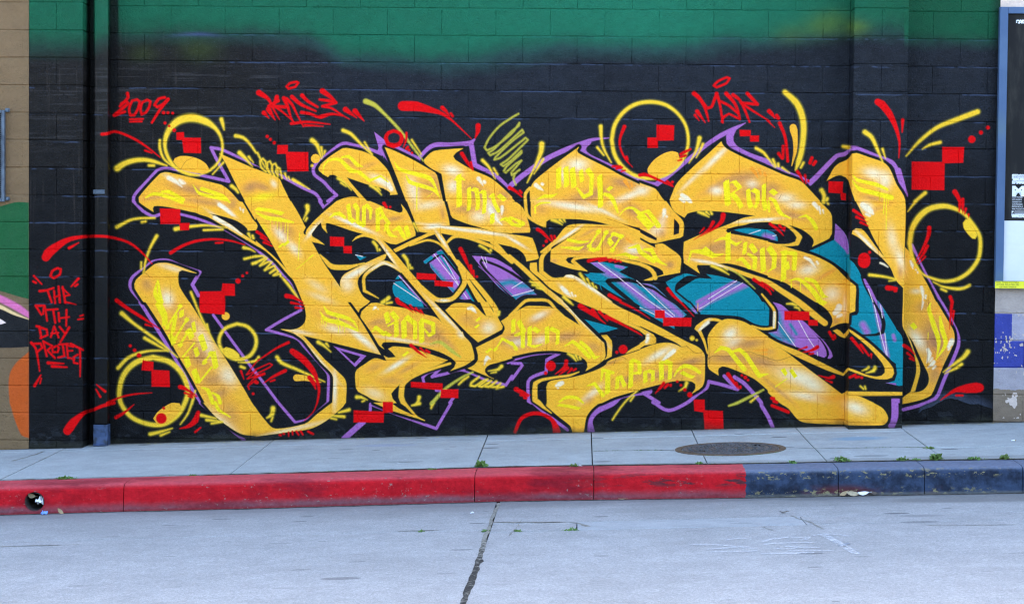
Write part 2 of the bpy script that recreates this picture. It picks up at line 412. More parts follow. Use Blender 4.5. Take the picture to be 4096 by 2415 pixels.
STROKES = """p N|-669,1044 -754,1064 -889,1103 -1095,1142 -1094,1634 -950,1717 -826,1759 -754,1775 -669,1771
p M|-669,947 -744,1002 -889,1073 -1095,1142 -1095,1060 -889,1016 -669,901
p E|-669,892 -785,946 -889,999 -1095,1071 -1095,999 -889,968 -785,922 -669,888
p K|-669,886 -785,922 -889,966 -1095,1029 -1095,670 -889,672 -765,676 -669,683
p W|-920,898 -883,890 -842,863 -878,852 -930,846
p X|-669,646 -765,561 -811,486 -823,395 -815,257 -802,216 -775,124 -724,11 -669,-7
s P 23|324,1691 288,1679 262,1682 201,1713 124,1789 124,1789 126,1821 149,1857 236,1950 303,2022 338,2035 369,2039 415,2033 595,1996 845,1945 748,2117 709,2196 783,2184 927,2119 1049,2056 1111,2024 1239,1989 1295,1960 1408,1900 1500,1857 1541,1802 1531,1802 1564,1754 1623,1803 1592,1803 1658,1849 1602,1901 1561,1947 1489,2002 1482,2048 1494,2073 1610,2173 1702,2236 1788,2225 1916,2191 1998,2159
p P|1938,2325 1992,2285 2012,2268 2033,2240 2114,2211 2262,2143 2296,2100 2258,2110 2104,2190 2023,2225 2012,2222 2023,2184 2062,2076 2034,2113 2013,2144 2013,2129 2003,2154 1962,2184 1972,2204
s P 30,31,33,33,36,15|2114,2205 2270,2126 2379,2226 2521,2234 2658,2248 2691,2274
s P 36|2668,2241 2695,2084 2854,1999 2946,1914 2976,1942
s P 38,38,36,36,30,23,6|2976,1942 3052,2006 3228,2132 3379,2206 3480,2248 3581,2282 3698,2295
s P 41,46,47,46,46,41,36,30,30|3546,2264 3506,2228 3504,2192 3547,2152 3685,2088 3837,2018 3934,1986 3985,1961 4061,1950
s P 36,38,30,30,33,30,5|4061,1955 4136,2011 4286,2134 4436,2256 4537,2323 4637,2374 4715,2415
s P 30,53,53,41,38,38,38,36,36,38,38,30,30,25|4632,2364 4600,2313 4603,2273 4649,2223 4766,2168 4888,2129 4888,2114 5015,2049 5132,2005 5198,1970 5242,2011 5396,2174 5456,2190 5491,2215
s P 36,33,30,30,28,23|5510,2235 5546,2233 5693,2177 5810,2132 5846,2082 5893,1987
s P 46,41|5857,2070 5912,1888
s P 20|5921,1621 5925,1540
s P 25|5968,1516 6039,1365 6107,1239 6190,1096 6200,1084 6252,993 6304,893 6326,832 6327,771 6293,674 6230,526 6182,399 6162,373 6082,340 6038,318 5927,287
s P 26|618,1084 572,1166 628,1261 494,1303 376,1346 268,1333 227,1297 115,1212 105,1135 187,1032 177,1030 306,827 435,623 559,404 641,275 638,275 813,123 968,-4
s P 20|731,939 907,700 1056,502 1056,507 1227,282 1227,282 1356,134 1458,163 1601,286 1601,286 1604,493 1569,546 1414,716 1373,762 1311,787 1132,831 1259,909 1402,987 1392,1022
s P 19|1387,1047 1335,1168 1258,1249 1181,1330 1052,1438 1052,1441 924,1521 801,1591 698,1631 596,1666 483,1694
p P|1642,714 1890,645 1807,559
p K|1691,683 1847,639 1799,585
s P 20|2443,549 2356,522 2316,486 2326,448
s P 21|2443,549 2387,492 2484,514 2612,546 2791,476 2944,435 2989,504 2990,479 3065,584 3055,599 2988,601
s P 23|2958,606 2988,624 3141,669 3293,685 3344,679 3251,630 3246,538 3152,503 3112,465 3115,317 3137,305 3124,325 3247,224 3412,103
s P 21|2549,335 2522,297 2533,297 2422,101 2084,220 1924,280 1922,228
s P 43|1869,146 1726,16
s P 20|2419,390 2455,384
s P 51|3590,93 3574,177 3624,249 3746,312 3806,368 3953,397 4019,403
s P 25|3978,388 4096,316 4051,320 4169,260 4306,318 4385,385 4453,434 4465,480 4561,459 4684,424 4627,477 4583,523
s P 28|4660,516 4739,463 4863,325 4865,304 4915,223 4951,142
s P 51|5840,165 5862,235 5861,337 5860,377
p P|5825,379 5916,367 5916,338 5866,337
p T|1801,1405 1886,1386 1837,1362
s W 5|1804,1402 1857,1391
p T|2084,1151 2086,1176 2104,1202 2152,1208 2188,1167 2306,1054 2322,1012 2225,1026 2102,1095
p P|2129,1251 2144,1258 2188,1213 2327,1055 2378,987 2306,1053 2214,1147 2167,1208
p T|2104,1222 2124,1251 2139,1236 2132,1223
s W 5|2094,1192 2173,1142 2296,1061
s W 4|2129,1249 2224,1152 2317,1054
p P|2317,1362 2446,1451 2477,1417 2451,1427 2345,1360 2339,1342
s T 25|2330,1355 2375,1388
s T 25|2426,1424 2461,1430
p P|2360,1347 2451,1409 2616,1207 2699,1081 2587,1085 2371,1312
g T 46|2365,1327 2597,1080
s T 36|2601,1233 2699,1076
s T 14|2441,1399 2529,1273
s T 5|2467,1422 2606,1248
s W 5|2395,1414 2467,1323 2560,1207 2648,1085
s W 4|2469,1389 2529,1283 2586,1176
p P|2681,1404 2757,1400 2859,1383 2982,1315 2982,1308 3084,1217 3192,1117 3075,1115 3009,1077 2984,1104 2984,1094 2886,1169 2784,1280
g T 56|2886,1190 2983,1211 3034,1186 3136,1182
g T 46|3014,1094 3151,1134
s T 25|2897,1180 2984,1104 3004,1084
s K 20|2982,1277 2885,1327 2793,1362 2752,1373 2745,1356 2783,1301 2886,1195 2984,1094 3015,1062
s K 23|2982,1277 3095,1202 3187,1117
s P 4|2732,1326 2835,1240 2984,1104
s W 4|2752,1400 2793,1316
s W 4|2780,1395 2793,1352
s W 5|2983,1165 3059,1212
s W 5|2989,1107 3146,1152
p T|3506,1293 3597,1285 3684,1284 3566,1362 3652,1368 3744,1354 3853,1333 3785,1296 3943,1219 3943,1211 3994,1209 4045,1197 4111,1142 4173,1081 4188,1073 4296,980 4271,959 4211,920 4206,872 4114,919 3945,1014 3945,1042 3899,1070 3869,1071 3721,1148 3649,1193 3593,1215
g P 66|3581,1370 3694,1295 3775,1255 3944,1115 4006,1051 4190,961
g P 56|3943,1221 3999,1196 4097,1116 4158,1062 4250,972
g P 30|3764,1341 3815,1327
s K 29,29,25,23,20,16,14|3707,1231 3846,1236 3938,1216 3943,1203 4045,1171 4122,1116 4209,1063
s K 31|3700,1224 3715,1206 3822,1118 3879,1071 3899,1049
s W 5|3629,1363 3775,1260 3837,1210 3944,1130 4026,1071 4190,961
s W 5|3918,1231 3943,1211 3969,1186 4092,1073 4092,1072 4205,971
s W 5|3945,1030 4058,977
p K|3641,1193 3659,1162 3721,1140 3746,1112 3645,1111
s T 5|3644,1193 3660,1147
s T 7|3777,1058 3946,968 3946,961 4028,924
p T|4136,1223 4272,1287 4368,1269 4297,1271 4247,1240 4210,1204 4205,1158 4146,1203
p T|4146,1203 4208,1158 4325,1076 4320,1074 4382,988 4362,988 4269,1074 4249,1075
p T|4218,1158 4298,1210 4369,1251 4439,1252 4485,1250 4439,1285 4551,1268 4703,1224 4754,1199 4831,1124 4857,1082 4882,1080 4903,1019 4902,913 4870,902 4809,912 4758,942 4696,969 4605,978 4402,984 4387,989 4300,1074 4295,1076
g P 30|4673,1242 4376,1076
g P 58|4744,1219 4452,1084 4351,1008
s K 14|4213,1153 4310,1076 4320,1074 4392,989
s W 5|4667,1239 4577,1177 4457,1100
s W 4|4713,1224 4502,1095 4427,1045 4387,1024
s Y 5|4379,1065 4378,1009
p T|4892,1082 4902,1080 4912,1040 4910,897 4875,897 4872,1080
p P|4938,1081 5004,1061 5071,1006 5188,926 5260,841 5312,780 5343,720 5346,684 5328,669 5283,683 5120,747 5008,787 4906,837 4906,852 4971,863 4981,888 4979,1015
g T 71|4970,990 5007,868 5074,793
g T 61|4921,837 5008,797
g T 30|5072,915 5118,844
p P|5229,886 5270,846 5337,780 5383,710 5392,679 5374,661 5354,664 5366,694 5353,740 5301,811 5260,841
s W 5|4980,934 5063,818 5115,747
s W 5|5132,946 5210,809 5251,749
s W 5|5276,709 5280,683
p T|5203,1465 5250,1488 5351,1535 5386,1550 5393,1571 5394,1674 5440,1632 5476,1587 5497,1526 5506,1405 5506,1293 5465,1328 5383,1383 5261,1438
p P|5393,1555 5394,1674 5440,1632 5476,1587 5497,1516 5498,1470 5467,1480 5426,1525
g P 25|5401,1556 5477,1485 5493,1455
p T|5504,1407 5537,1380 5576,1322 5599,1274 5649,1193 5711,1108 5731,1091 5772,1034 5860,898 5861,890 5910,820 5916,467 5888,464 5868,469 5867,481 5797,483 5857,502 5866,532 5865,629 5809,669 5665,794 5609,839 5509,914 5508,985 5569,991 5581,1017 5580,1088 5580,1089 5573,1203 5506,1263
g P 56|5613,921 5644,865
g P 30|5841,842 5852,806
s P 28,30,30,28|5617,1249 5659,1178 5701,1091 5706,1059
g P 41|5701,1089 5734,937 5798,684
g P 25|5741,1074 5763,968
p P|5791,486 5867,484 5868,469
s K 13,14,15,20,30,30,30,20,13|5597,1279 5623,1208 5691,1090 5722,1038 5758,968 5769,922 5760,866 5715,846 5609,839
s W 5|5696,1064 5740,876 5793,689
s W 5|5742,1064 5758,973
s W 5|5778,856 5798,689
s W 5|5649,1188 5686,1090
p T|3530,936 3785,871 3645,830
p T|4632,1619 4672,1629 4748,1633 4895,1621 4895,1616 4935,1602 4966,1566 4969,1536 4896,1550 4896,1550 4799,1570 4698,1599
g P 56|4875,1571 4926,1561
s W 5|4751,1587 4839,1618
s W 5|4931,1574 4956,1581
y|167,1784 211,1751 275,1711 270,1737 280,1754 308,1757 390,1748 493,1729 595,1709 695,1703 800,1683 903,1651 964,1613 985,1593 990,1577 1051,1581 1059,1597 1062,1614 1054,1632 1026,1662 977,1743 948,1789 923,1796 871,1854 820,1899 789,1917 646,1951 400,2005 359,2008 328,1999 236,1904 165,1817
y|595,1709 695,1703 718,1693 852,1625 929,1567 1052,1487 1052,1500 1103,1457 1180,1391 1257,1316 1299,1265 1335,1209 1309,1235 1268,1280 1206,1351 1129,1421 1052,1467 1052,1467 955,1522 801,1612 698,1672 621,1697
y|773,2153 1049,2036 1049,2039 1126,2009 1218,1974 1254,1908 1309,1800 1314,1800 1368,1714 1425,1605 1409,1572 1412,1554 1433,1547 1476,1491 1564,1339 1765,1049 1745,1047 1853,895 1998,654 1721,720 1408,793 1342,807 1244,837 1337,835 1388,854 1423,890 1433,941 1423,1002 1407,1045 1360,1159 1332,1214 1257,1331 1154,1513 1082,1625 1051,1675 1046,1660 964,1797 969,1797 902,1920 814,2092
y|133,1166 145,1197 202,1249 289,1318 340,1327 392,1325 469,1302 602,1253 546,1262 494,1275 469,1262 464,1231 472,1154 546,1036 551,1034 649,882 753,719 856,561 959,393 1026,279 1052,244 1119,157 1202,86 1428,125 1520,198 1632,286 1637,287 1641,478 1620,519 1543,595 1414,757 1373,787 1342,807 1408,793 1568,621 1666,530 1736,449 1737,288 1735,288 1714,257 1592,153 1469,89 1264,56 1058,25 1058,28 937,47 762,163 658,275 669,275 626,354 548,496 465,634 372,797 290,924 218,1030 202,1032 135,1135
y|1427,1562 1435,1587 1486,1649 1562,1721 1658,1803 1658,1803 1714,1826 1786,1838 1847,1825 1893,1805 1908,1806 2016,1763 2016,1756 2092,1734 2133,1721 2154,1727 2158,1747 2145,1785 2184,1737 2231,1641 2254,1570 2252,1550 2109,1485 2069,1489 2017,1509 2017,1512 1951,1516 1931,1526 1869,1541 1818,1528 1778,1504 1803,1535 1859,1561 1767,1586 1665,1620 1593,1640 1578,1637 1578,1599 1588,1566 1552,1604 1542,1645 1511,1614 1471,1557 1476,1537 1522,1512 1568,1477 1512,1491 1471,1499 1440,1526
y|1522,2048 1539,2079 1610,2140 1702,2199 1732,2202 1845,2180 1916,2153 1952,2133 2014,2073 2014,2073 2049,2027 2117,1860 2061,1855 2063,1870 2045,1885 2015,1900 2015,1903 1892,1932 1734,1984 1754,1954 1816,1883 1888,1805 1852,1805 1791,1878 1729,1943 1678,1978 1637,2003 1606,2000 1591,1985 1553,2008 1524,2033
y|2020,2210 2089,2185 2217,2125 2299,2080 2396,2025 2411,2005 2458,1811 2466,1811 2495,1710 2511,1634 2450,1623 2348,1614 2312,1596 2287,1581 2272,1601 2240,1682 2189,1808 2183,1808 2116,1977 2054,2129
y|2282,1586 2323,1606 2384,1625 2475,1628 2577,1622 2730,1610 2852,1584 2979,1567 2979,1567 3081,1553 3132,1541 3153,1493 3182,1396 3174,1386 3091,1367 3085,1395 3057,1436 3011,1466 2980,1473 2980,1476 2878,1497 2802,1514 2680,1539 2578,1550 2506,1562 2440,1572 2374,1571
y|2287,1581 2353,1575 2303,1550 2221,1514 2089,1446 2105,1426 2171,1457 2222,1483 2333,1540 2404,1566
ys 13|2211,1478 2247,1489 2344,1518 2415,1503 2466,1465 2507,1415
y|2399,1566 2443,1572 2486,1506 2510,1461 2559,1380 2631,1294 2672,1208 2786,1059 2801,1058 2842,987 2871,952 2794,951 2745,1057 2730,1059 2683,1137 2621,1248 2574,1324 2477,1455
ys 23,28,33,37,36,30|2574,1360 2667,1249 2754,1148 2824,1060 2862,1003 2870,962
ys 15,20,20,21,23,24,25|2491,1501 2532,1540 2578,1550 2654,1538 2756,1504 2858,1459 2981,1361
ys 30,25,23,20|2832,1510 2884,1470 2935,1414 2986,1374
ys 25,30,33,36,36|2961,1404 3084,1299 3227,1163 3289,1113 3350,1065
ys 25,31,31,30,30,33,30,25|2306,1163 2372,1103 2429,1070 2531,1079 2591,1141 2626,1200 2618,1253 2590,1309
y|1931,1529 1971,1532 2017,1507 2017,1504 2110,1406 2208,1290 2275,1214 2326,1153 2403,1057 2398,1054 2532,917 2614,821 2625,791 2543,811 2461,901 2347,1053 2342,1055 2244,1168 2147,1279 2069,1370 2018,1441 2018,1441 1972,1501
y|2314,2116 2319,2126 2384,2183 2521,2201 2605,2207 2552,2174 2532,2148 2547,2123 2675,2048 2828,1979 2977,1848 2977,1838 2997,1816 2977,1816 3013,1806 3059,1766 3090,1695 3116,1604 3112,1584 3056,1582 2979,1580 2979,1577 2852,1586 2740,1618 2643,1645 2531,1690 2513,1735 2492,1811 2484,1811 2447,2016 2370,2056 2319,2096
y|2485,993 2551,1045 2674,1046 2704,1034 2792,951 2871,954 2915,876 2910,855 2732,756 2660,817 2532,943
y|1845,943 1852,976 1924,1041 1959,1044 2021,1032 2021,1027 2174,1005 2276,976 2353,954 2404,942 2455,906 2507,856 2543,810 2614,832 2625,801 2676,746 2702,659 2703,628 2637,582 2527,539 2555,565 2568,601 2534,634 2457,674 2355,706 2227,735 2109,749 2023,748 2012,743 2002,723 2023,697 1987,723 1925,824 1848,930
y|2056,698 2089,716 2227,705 2350,668 2504,617 2433,582 2326,542 2270,506 2219,480 2163,448 2102,391 2079,361 2089,325 2118,292 2083,287 2145,246 2335,162 2104,228 1950,290 2026,293 1939,315 1897,340 1831,373 1815,398 1807,496 1819,537 1875,578 1952,625 2024,611 2044,608 2023,646 2054,631 2113,637 2084,673
ys 15,18,20,23,25,38,38,38,36,20,10,3|2522,593 2458,575 2382,551 2326,532 2229,485 2168,438 2159,397 2156,336 2169,300 2196,273 2278,186 2333,161
ys 19,19,20,20,19,18,15|2970,958 3015,1002 3086,1070 3157,1078 3254,1072 3315,1007 3367,962
ys 21,25,30,28,5|2842,1033 2863,992 2863,962 2863,952 2863,951
y|2985,971 3086,1028 3112,1033 3269,1027 3310,1002 3372,965 3495,890 3443,963 3330,1064 3371,1064 3494,936 3653,782 3677,762 3690,670 3683,640 3630,598 3544,550 3557,577 3553,613 3538,633 3487,665 3370,693 3273,699 3141,687 2988,652 2988,639 2892,608 2815,586 2785,555 2785,532 2811,502 2852,482 2765,517 2657,559 2703,583 2733,624 2733,659 2717,715 2788,752 2915,820 2933,856 2930,876 2904,916 2985,973
y|3658,818 3699,821 3735,778 3740,742 3736,661 3686,635 3701,660 3705,732 3694,777 3668,805
y|3113,1905 3143,1966 3229,2041 3330,2120 3473,2225 3459,2200 3468,2182 3532,2147 3685,2073 3787,2018 3934,1948 3934,1961 4051,1917 4087,1869 4121,1827 4131,1827 4190,1751 4262,1671 4261,1570 4243,1557 4142,1535 4054,1512 4016,1516 3939,1556 3939,1549 3842,1591 3715,1643 3613,1670 3486,1686 3334,1688 3263,1684 3235,1666 3233,1623 3182,1650 3126,1695 3119,1817 3114,1817
k|4192,1698 4231,1655 4230,1587 4190,1574 4191,1635
k|3679,1697 3791,1661 3938,1625 3938,1620 4015,1582 4066,1550 4061,1532 3990,1562 3939,1592 3939,1602 3842,1641 3740,1679
ys 20|3111,1915 3078,1875 3078,1817 3092,1715 3146,1670 3218,1635
y|3192,1440 3305,1535 3411,1642 3710,1645 3538,1618 3467,1592 3396,1546 3311,1494 3199,1430
y|3273,1453 3346,1505 3437,1566 3497,1605 3538,1618 3710,1643 3791,1613 3939,1549 3939,1538 3990,1511 4057,1476 4054,1502 4107,1510 4168,1472 4224,1432 4248,1397 4241,1295 4064,1258 4034,1235 3973,1234 4034,1258 4069,1263 4120,1279 4114,1304 4068,1334 3992,1359 3941,1371 3941,1376 3845,1390 3687,1407 3540,1406 3454,1404 3398,1399 3384,1381 3403,1358 3449,1346 3490,1333 3546,1298 3439,1313 3337,1342 3270,1368
ys 3,20,25,20,13,10,18,23,23,25,28,30|3544,1299 3480,1338 3439,1371 3451,1389 3520,1401 3687,1403 3845,1375 3941,1356 3941,1356 4008,1326 4046,1288 4057,1253
ys 20,25,29,29,25,15|3265,1463 3220,1422 3202,1381 3202,1290 3283,1235 3359,1241
k|3280,1468 3336,1510 3411,1561 3497,1609 3437,1577 3346,1520 3285,1481
y|3119,1354 3166,1359 3171,1292 3275,1222 3359,1243 3389,1267 3425,1271 3465,1256 3542,1212 3645,1137 3737,1070 3727,1068 3798,1028 3946,961 3946,956 4099,881 4202,826 4304,774 4390,734 4432,679 4433,618 4305,667 4266,734 4212,773 4141,805 4049,847 3947,892 3947,885 3799,939 3697,978 3595,1021 3483,1065 3442,1084 3360,1118 3268,1171 3201,1234 3119,1302
y|4266,734 4334,749 4390,729 4432,679 4435,490 4420,444 4392,418 4344,390 4369,428 4368,459 4343,478 4282,484 4206,480 4105,456 3953,416 3953,411 3856,384 3755,352 3669,311 3644,305 3594,264 3552,202 3534,89 3448,88 3432,134 3329,215 3247,285 3254,306 3250,425 3260,456 3285,472 3417,494 3499,513 3570,536 3651,570 3696,599 3706,619 3752,643 3853,677 3949,711 3949,714 4050,753 4126,767 4182,765 4228,750
y|3947,882 4049,827 4067,802 4068,766 4050,758 3979,745 3949,724 3949,719 3843,682 3863,703 3949,755 3948,760 3989,791 3991,826 3947,857
ys 10,20,20,20|3707,971 3825,921 3947,867 3988,837
ys 5,15,15,20,30,36,36,33,20,5|3493,541 3422,514 3316,498 3209,476 3166,450 3162,399 3164,327 3195,305 3226,275 3288,229
y|4159,1839 4173,1875 4213,1964 4338,2091 4437,2180 4537,2275 4547,2255 4578,2222 4690,2165 4888,2081 4888,2081 5015,2027 5132,1985 5193,1930 5280,1838 5275,1837 5347,1767 5368,1727 5370,1596 5353,1563 5227,1499 5239,1529 5234,1554 5203,1589 5137,1631 5020,1666 4894,1680 4894,1680 4798,1675 4697,1657 4596,1629 4596,1654 4697,1700 4805,1726 4696,1738 4569,1752 4443,1759 4367,1756 4291,1737 4269,1706 4190,1756 4161,1822
y|4269,1524 4395,1581 4521,1628 4621,1667 4707,1706 4805,1725 4748,1666 4647,1644 4591,1626 4580,1611 4592,1596 4648,1583 4749,1567 4896,1535 4896,1530 4972,1511 5099,1474 5251,1427 5353,1378 5404,1343 5455,1293 5507,1243 5553,1208 5558,1182 5554,1089 5553,1021 5510,1003 5506,930 5476,932 5436,925 5371,895 5388,938 5379,979 5338,1034 5267,1084 5256,1086 5205,1118 5103,1183 5022,1230 4900,1269 4900,1279 4803,1311 4701,1346 4595,1368 4499,1361 4423,1369 4377,1363 4366,1342 4388,1291 4271,1367 4265,1433
ys 13,15,20,28,33,37,43,46,43,41,25|4382,1360 4499,1359 4600,1332 4753,1280 4900,1229 5002,1166 5130,1084 5232,1003 5289,958 5330,928 5332,924
s L 4,11,10,2|4590,1335 4677,1290 4754,1225 4805,1179
ysn 10,15,23,36,30,15,6|4924,1675 5021,1661 5097,1608 5130,1568 5113,1522 5048,1509 4972,1511
ys 10,15,18,19,16,14,10|4856,1139 4918,1065 4951,1015 4953,893 4905,880 4850,882 4784,901
y|4461,829 4560,940 4687,942 4784,899 4906,824 4906,816 4998,756 4996,742 5060,696 5172,611 5316,506 5433,420 5464,398 5504,421 5510,383 5586,384 5703,335 5699,335 5775,290 5812,224 5797,183 5757,167 5524,164 5484,169 5250,176 5149,196 5066,286 4999,327 4912,404 4912,419 4814,500 4712,550 4610,589 4567,596 4542,583 4535,563 4540,527 4469,575 4458,618 4462,720
y|4356,874 4368,897 4433,946 4464,956 4530,952 4560,939 4545,929 4474,936 4434,903 4404,862 4435,791 4462,684 4452,689 4425,770 4384,851
y|4906,816 4998,769 5151,710 5273,650 5365,605 5472,553 5503,592 5509,574 5472,535 5365,570 5264,612 5111,681 4996,742
y|5507,594 5568,575 5644,545 5720,531 5760,539 5783,562 5782,597 5764,633 5692,718 5615,789 5512,869 5507,886 5538,869 5665,779 5794,659 5845,593 5851,558 5836,527 5801,514 5720,515 5619,540 5507,579
y|5391,872 5421,883 5442,873 5472,843 5507,884 5508,853 5478,818 5442,832
y|5508,417 5868,418 5915,417 5915,393 5869,391 5509,385
y|5328,1992 5353,2037 5382,2090 5422,2124 5475,2147 5507,2185 5512,2193 5547,2198 5643,2166 5744,2132 5785,2097 5811,2051 5842,1976 5913,1844 5913,1439 5912,1195 5854,1256 5818,1337 5756,1443 5683,1568 5599,1740 5547,1840 5542,1840 5508,1933 5490,1993 5469,2018 5434,2033 5393,2027
y|5521,1597 5526,1620 5551,1637 5591,1633 5622,1606 5704,1498 5766,1423 5823,1337 5756,1412 5654,1497 5577,1567 5536,1590
y|5918,1500 5972,1440 6045,1299 6092,1218 6155,1095 6160,1094 6253,943 6289,877 6296,811 6267,730 6218,623 6180,521 6146,429 6131,398 6071,367 5971,340 5920,330 5920,375 5975,417 6020,417 6070,433 6105,474 6114,520 6108,555 6067,636 6014,747 5978,813 5913,904 5910,1093 5910,1237 5917,1419
y|5916,899 5963,818 6005,707 6036,636 6045,580 6038,534 6010,427 5977,417 6003,503 6017,570 6016,626 5995,717 5952,823
y|2018,1407 2036,1409 2029,1382 2018,1368 1922,1317 1861,1268 1828,1230 1820,1189 1836,1133 1867,1087 1913,1055 1898,1038 1837,994 1829,971 1770,1047 1755,1048 1693,1152 1693,1213 1723,1257 1871,1337
ys 8,23,36,36,23,5|1536,1400 1574,1360 1628,1312 1738,1308 1779,1316 1871,1342
ys 15,25,28,25,20,20,13,3|2147,1281 2085,1324 2019,1346 1952,1313 1871,1240 1872,1133 1923,1108 1979,1078
b C .9|1794,1260,117,23,28
b C .6|1744,1173,46,46,0
b C .85|1968,1320,61,11,30
b C .9|2049,1329,56,11,-20
b C .75|431,1946,76,18,-30
b C .7|492,1939,30,13,-35
b B .75|595,1872,213,41,-12
b B .6|672,1784,203,25,-8
b B .5|288,1818,132,20,8
b C .9|826,1734,76,14,-38
b B .5|877,1776,30,51,-20
b C .9|800,1642,117,13,-35
b B .7|1004,1901,66,41,20
b B .6|1101,1902,76,30,-20
b C .6|1183,1928,20,30,30
b G .6|1102,1831,102,30,10
b B .6|1271,1581,86,56,-30
b B .45|1204,1672,81,36,-20
b C .7|1236,1545,66,30,-50
b C .7|1339,1444,61,30,-50
b G .5|1118,1569,30,61,30
b C .35|1514,1165,81,30,-30
b C .35|1540,1079,102,25,-20
b B .55|1643,923,132,41,-20
b C .85|1854,772,132,23,-38
b C .5|1644,841,81,30,-15
b C .5|1388,818,102,15,-10
b C .6|1517,625,213,12,-48
b C .8|1651,391,18,132,0
b C .5|417,1287,102,20,-15
b C .75|382,1056,46,61,20
b B .55|228,1162,46,61,30
b B .5|470,941,61,76,30
b B .65|547,855,71,61,40
b B .7|625,625,81,112,25
b B .6|728,447,102,56,10
b C .6|846,484,61,81,30
b C .5|676,728,46,152,32
b B .6|780,345,81,41,20
b B .5|864,195,71,122,30
b C .5|813,112,41,163,50
b C .5|1315,77,305,16,14
b B .7|1868,1693,132,66,-10
b B .6|2093,1675,76,20,10
b C .95|1792,1627,152,14,-22
b C .9|1481,1583,15,71,-40
b B .5|1753,2101,66,30,-35
b B .4|1891,2072,81,20,20
b C .8|1989,1961,81,28,-25
b C .5|2040,1921,46,20,-40
b C .7|2234,1892,46,96,15
b B .65|2341,1903,91,61,-20
b B .5|2401,1954,30,81,15
b C .5|2347,1779,102,30,10
b B .5|2454,1719,20,61,10
b C .9|2384,1622,61,18,10
b C .9|2526,1608,203,11,-8
b C .9|2781,1580,152,11,-8
b C .8|3010,1511,91,11,-30
b C .9|2451,1521,76,10,-55
b C .9|2049,1410,96,11,-55
b C .8|2481,947,168,12,-45
b C .6|2599,811,30,20,-45
b C .9|2470,1066,41,10,0
b C .8|2528,2042,66,36,-15
b C .7|2534,1925,46,46,0
b B .7|2702,1881,127,66,-25
b B .6|2921,1858,51,36,-30
b B .6|2627,1752,112,36,0
b C .6|2729,1697,61,41,0
b C .95|2830,1738,36,86,30
b B .6|2881,1754,66,41,-20
b B .5|3030,1649,61,51,-20
b C .6|2808,864,51,46,0
b B .45|2649,934,66,41,10
b B .4|2711,889,66,30,0
b B .6|2098,867,132,66,-10
b B .75|2380,814,112,81,-25
b B .5|2508,739,91,25,-40
b C .55|2150,765,178,13,-8
b B .5|1965,896,76,25,15
b B .4|1952,559,76,30,20
b C .75|2116,576,96,18,32
b B .45|2203,551,102,20,30
b B .4|2076,458,102,30,0
b C .45|1954,359,76,36,-20
b B .5|3189,935,102,30,30
b C .65|3189,960,66,23,25
b B .7|3053,775,127,76,0
b B .65|3394,805,112,41,10
b C .55|3028,755,61,30,0
b C .5|3201,777,51,30,20
b C .95|3525,913,213,13,-43
b B .45|3598,730,71,41,-20
b B .5|2941,764,66,25,15
b C .8|3462,2091,76,46,0
b C .7|3361,2024,20,61,0
b B .75|3560,1864,213,51,15
b B .75|3813,1957,112,36,-15
b C .7|3865,1867,142,25,22
b B .4|3196,1757,56,41,0
b C .95|3435,1780,193,26,-8
b C .6|3663,1746,132,13,-25
b B .7|3891,1748,102,51,-30
b C .6|3945,1903,46,30,-20
b B .5|3998,1684,76,30,-40
b C .6|4065,1608,61,41,20
b C .7|4105,1685,30,56,-20
b B .5|4101,1583,30,30,0
b C .95|3411,1576,96,11,35
b B .7|3539,1486,142,41,15
b B .7|3742,1539,102,61,-20
b C .75|3895,1459,61,36,0
b B .4|3553,1588,91,15,30
b B .75|4165,1350,36,30,0
b B .5|4007,1420,91,46,-20
b B .5|3297,1372,30,15,0
b C .95|3415,1259,66,13,-10
b C .95|3568,1177,168,13,-33
b C .7|3380,1149,56,15,-45
b O .35|4089,1700,152,102,0
b C .8|4498,2151,132,20,45
b C .5|4314,1982,112,15,45
b B .7|4692,2001,183,46,15
b B .5|4516,1949,152,25,30
b C .85|4507,1908,46,30,0
b B .7|4795,1901,132,61,0
b C .55|4769,1961,46,30,0
b B .5|4921,1927,71,51,0
b C .65|5018,1857,71,36,0
b C .6|5104,1806,71,30,0
b B .65|5075,1734,122,30,-15
b C .9|4798,1689,168,12,5
b C .9|4412,1378,76,12,-10
b C .7|4524,1354,81,9,-18
b B .75|4522,1486,193,56,15
b B .6|4827,1438,127,61,-10
b B .6|4975,1349,102,61,-10
b C .7|5202,1326,71,41,15
b B .6|5153,1214,122,30,-30
b B .5|5329,1291,102,15,32
b O .6|5354,1302,81,12,30
b C .55|5382,1145,61,56,0
b B .5|5181,1381,61,41,0
b C .45|5474,1056,15,76,0
b B .5|5410,944,30,30,0
b C .85|4622,839,56,41,35
b C .6|4649,773,71,36,30
b B .7|4760,764,127,41,8
b B .75|4610,655,152,41,0
b B .7|4863,633,132,51,-10
b C .8|4092,680,102,25,30
b C .8|4168,681,56,14,38
b B .75|4331,627,102,30,10
b B .65|4104,522,178,41,0
b B .5|4388,500,30,41,20
b B .6|3855,484,102,30,15
b C .65|3592,378,91,25,40
b B .5|3567,332,41,30,40
b B .45|3727,610,102,15,20
b C .85|4004,796,13,36,-10
b C .9|4429,903,56,12,45
b C .8|5138,519,152,56,-15
b C .7|5240,464,102,46,-30
b B .6|4988,420,152,18,-40
b O .6|5239,596,152,30,-30
b B .4|4923,710,46,30,0
b C .7|5196,377,127,30,-10
b O .5|5369,364,127,30,0
b C .8|5573,293,81,41,-20
b C .8|5675,2045,76,41,-15
b C .8|5757,1995,51,61,0
b B .6|5605,1994,81,20,-15
b B .6|5673,1863,102,20,-10
b C .9|5624,1795,46,36,-30
b B .35|5700,1781,102,20,20
b C .5|5819,1560,36,102,10
b C .9|5628,1538,122,13,-45
b C .6|5882,1409,30,91,15
b B .5|5884,1312,20,46,0
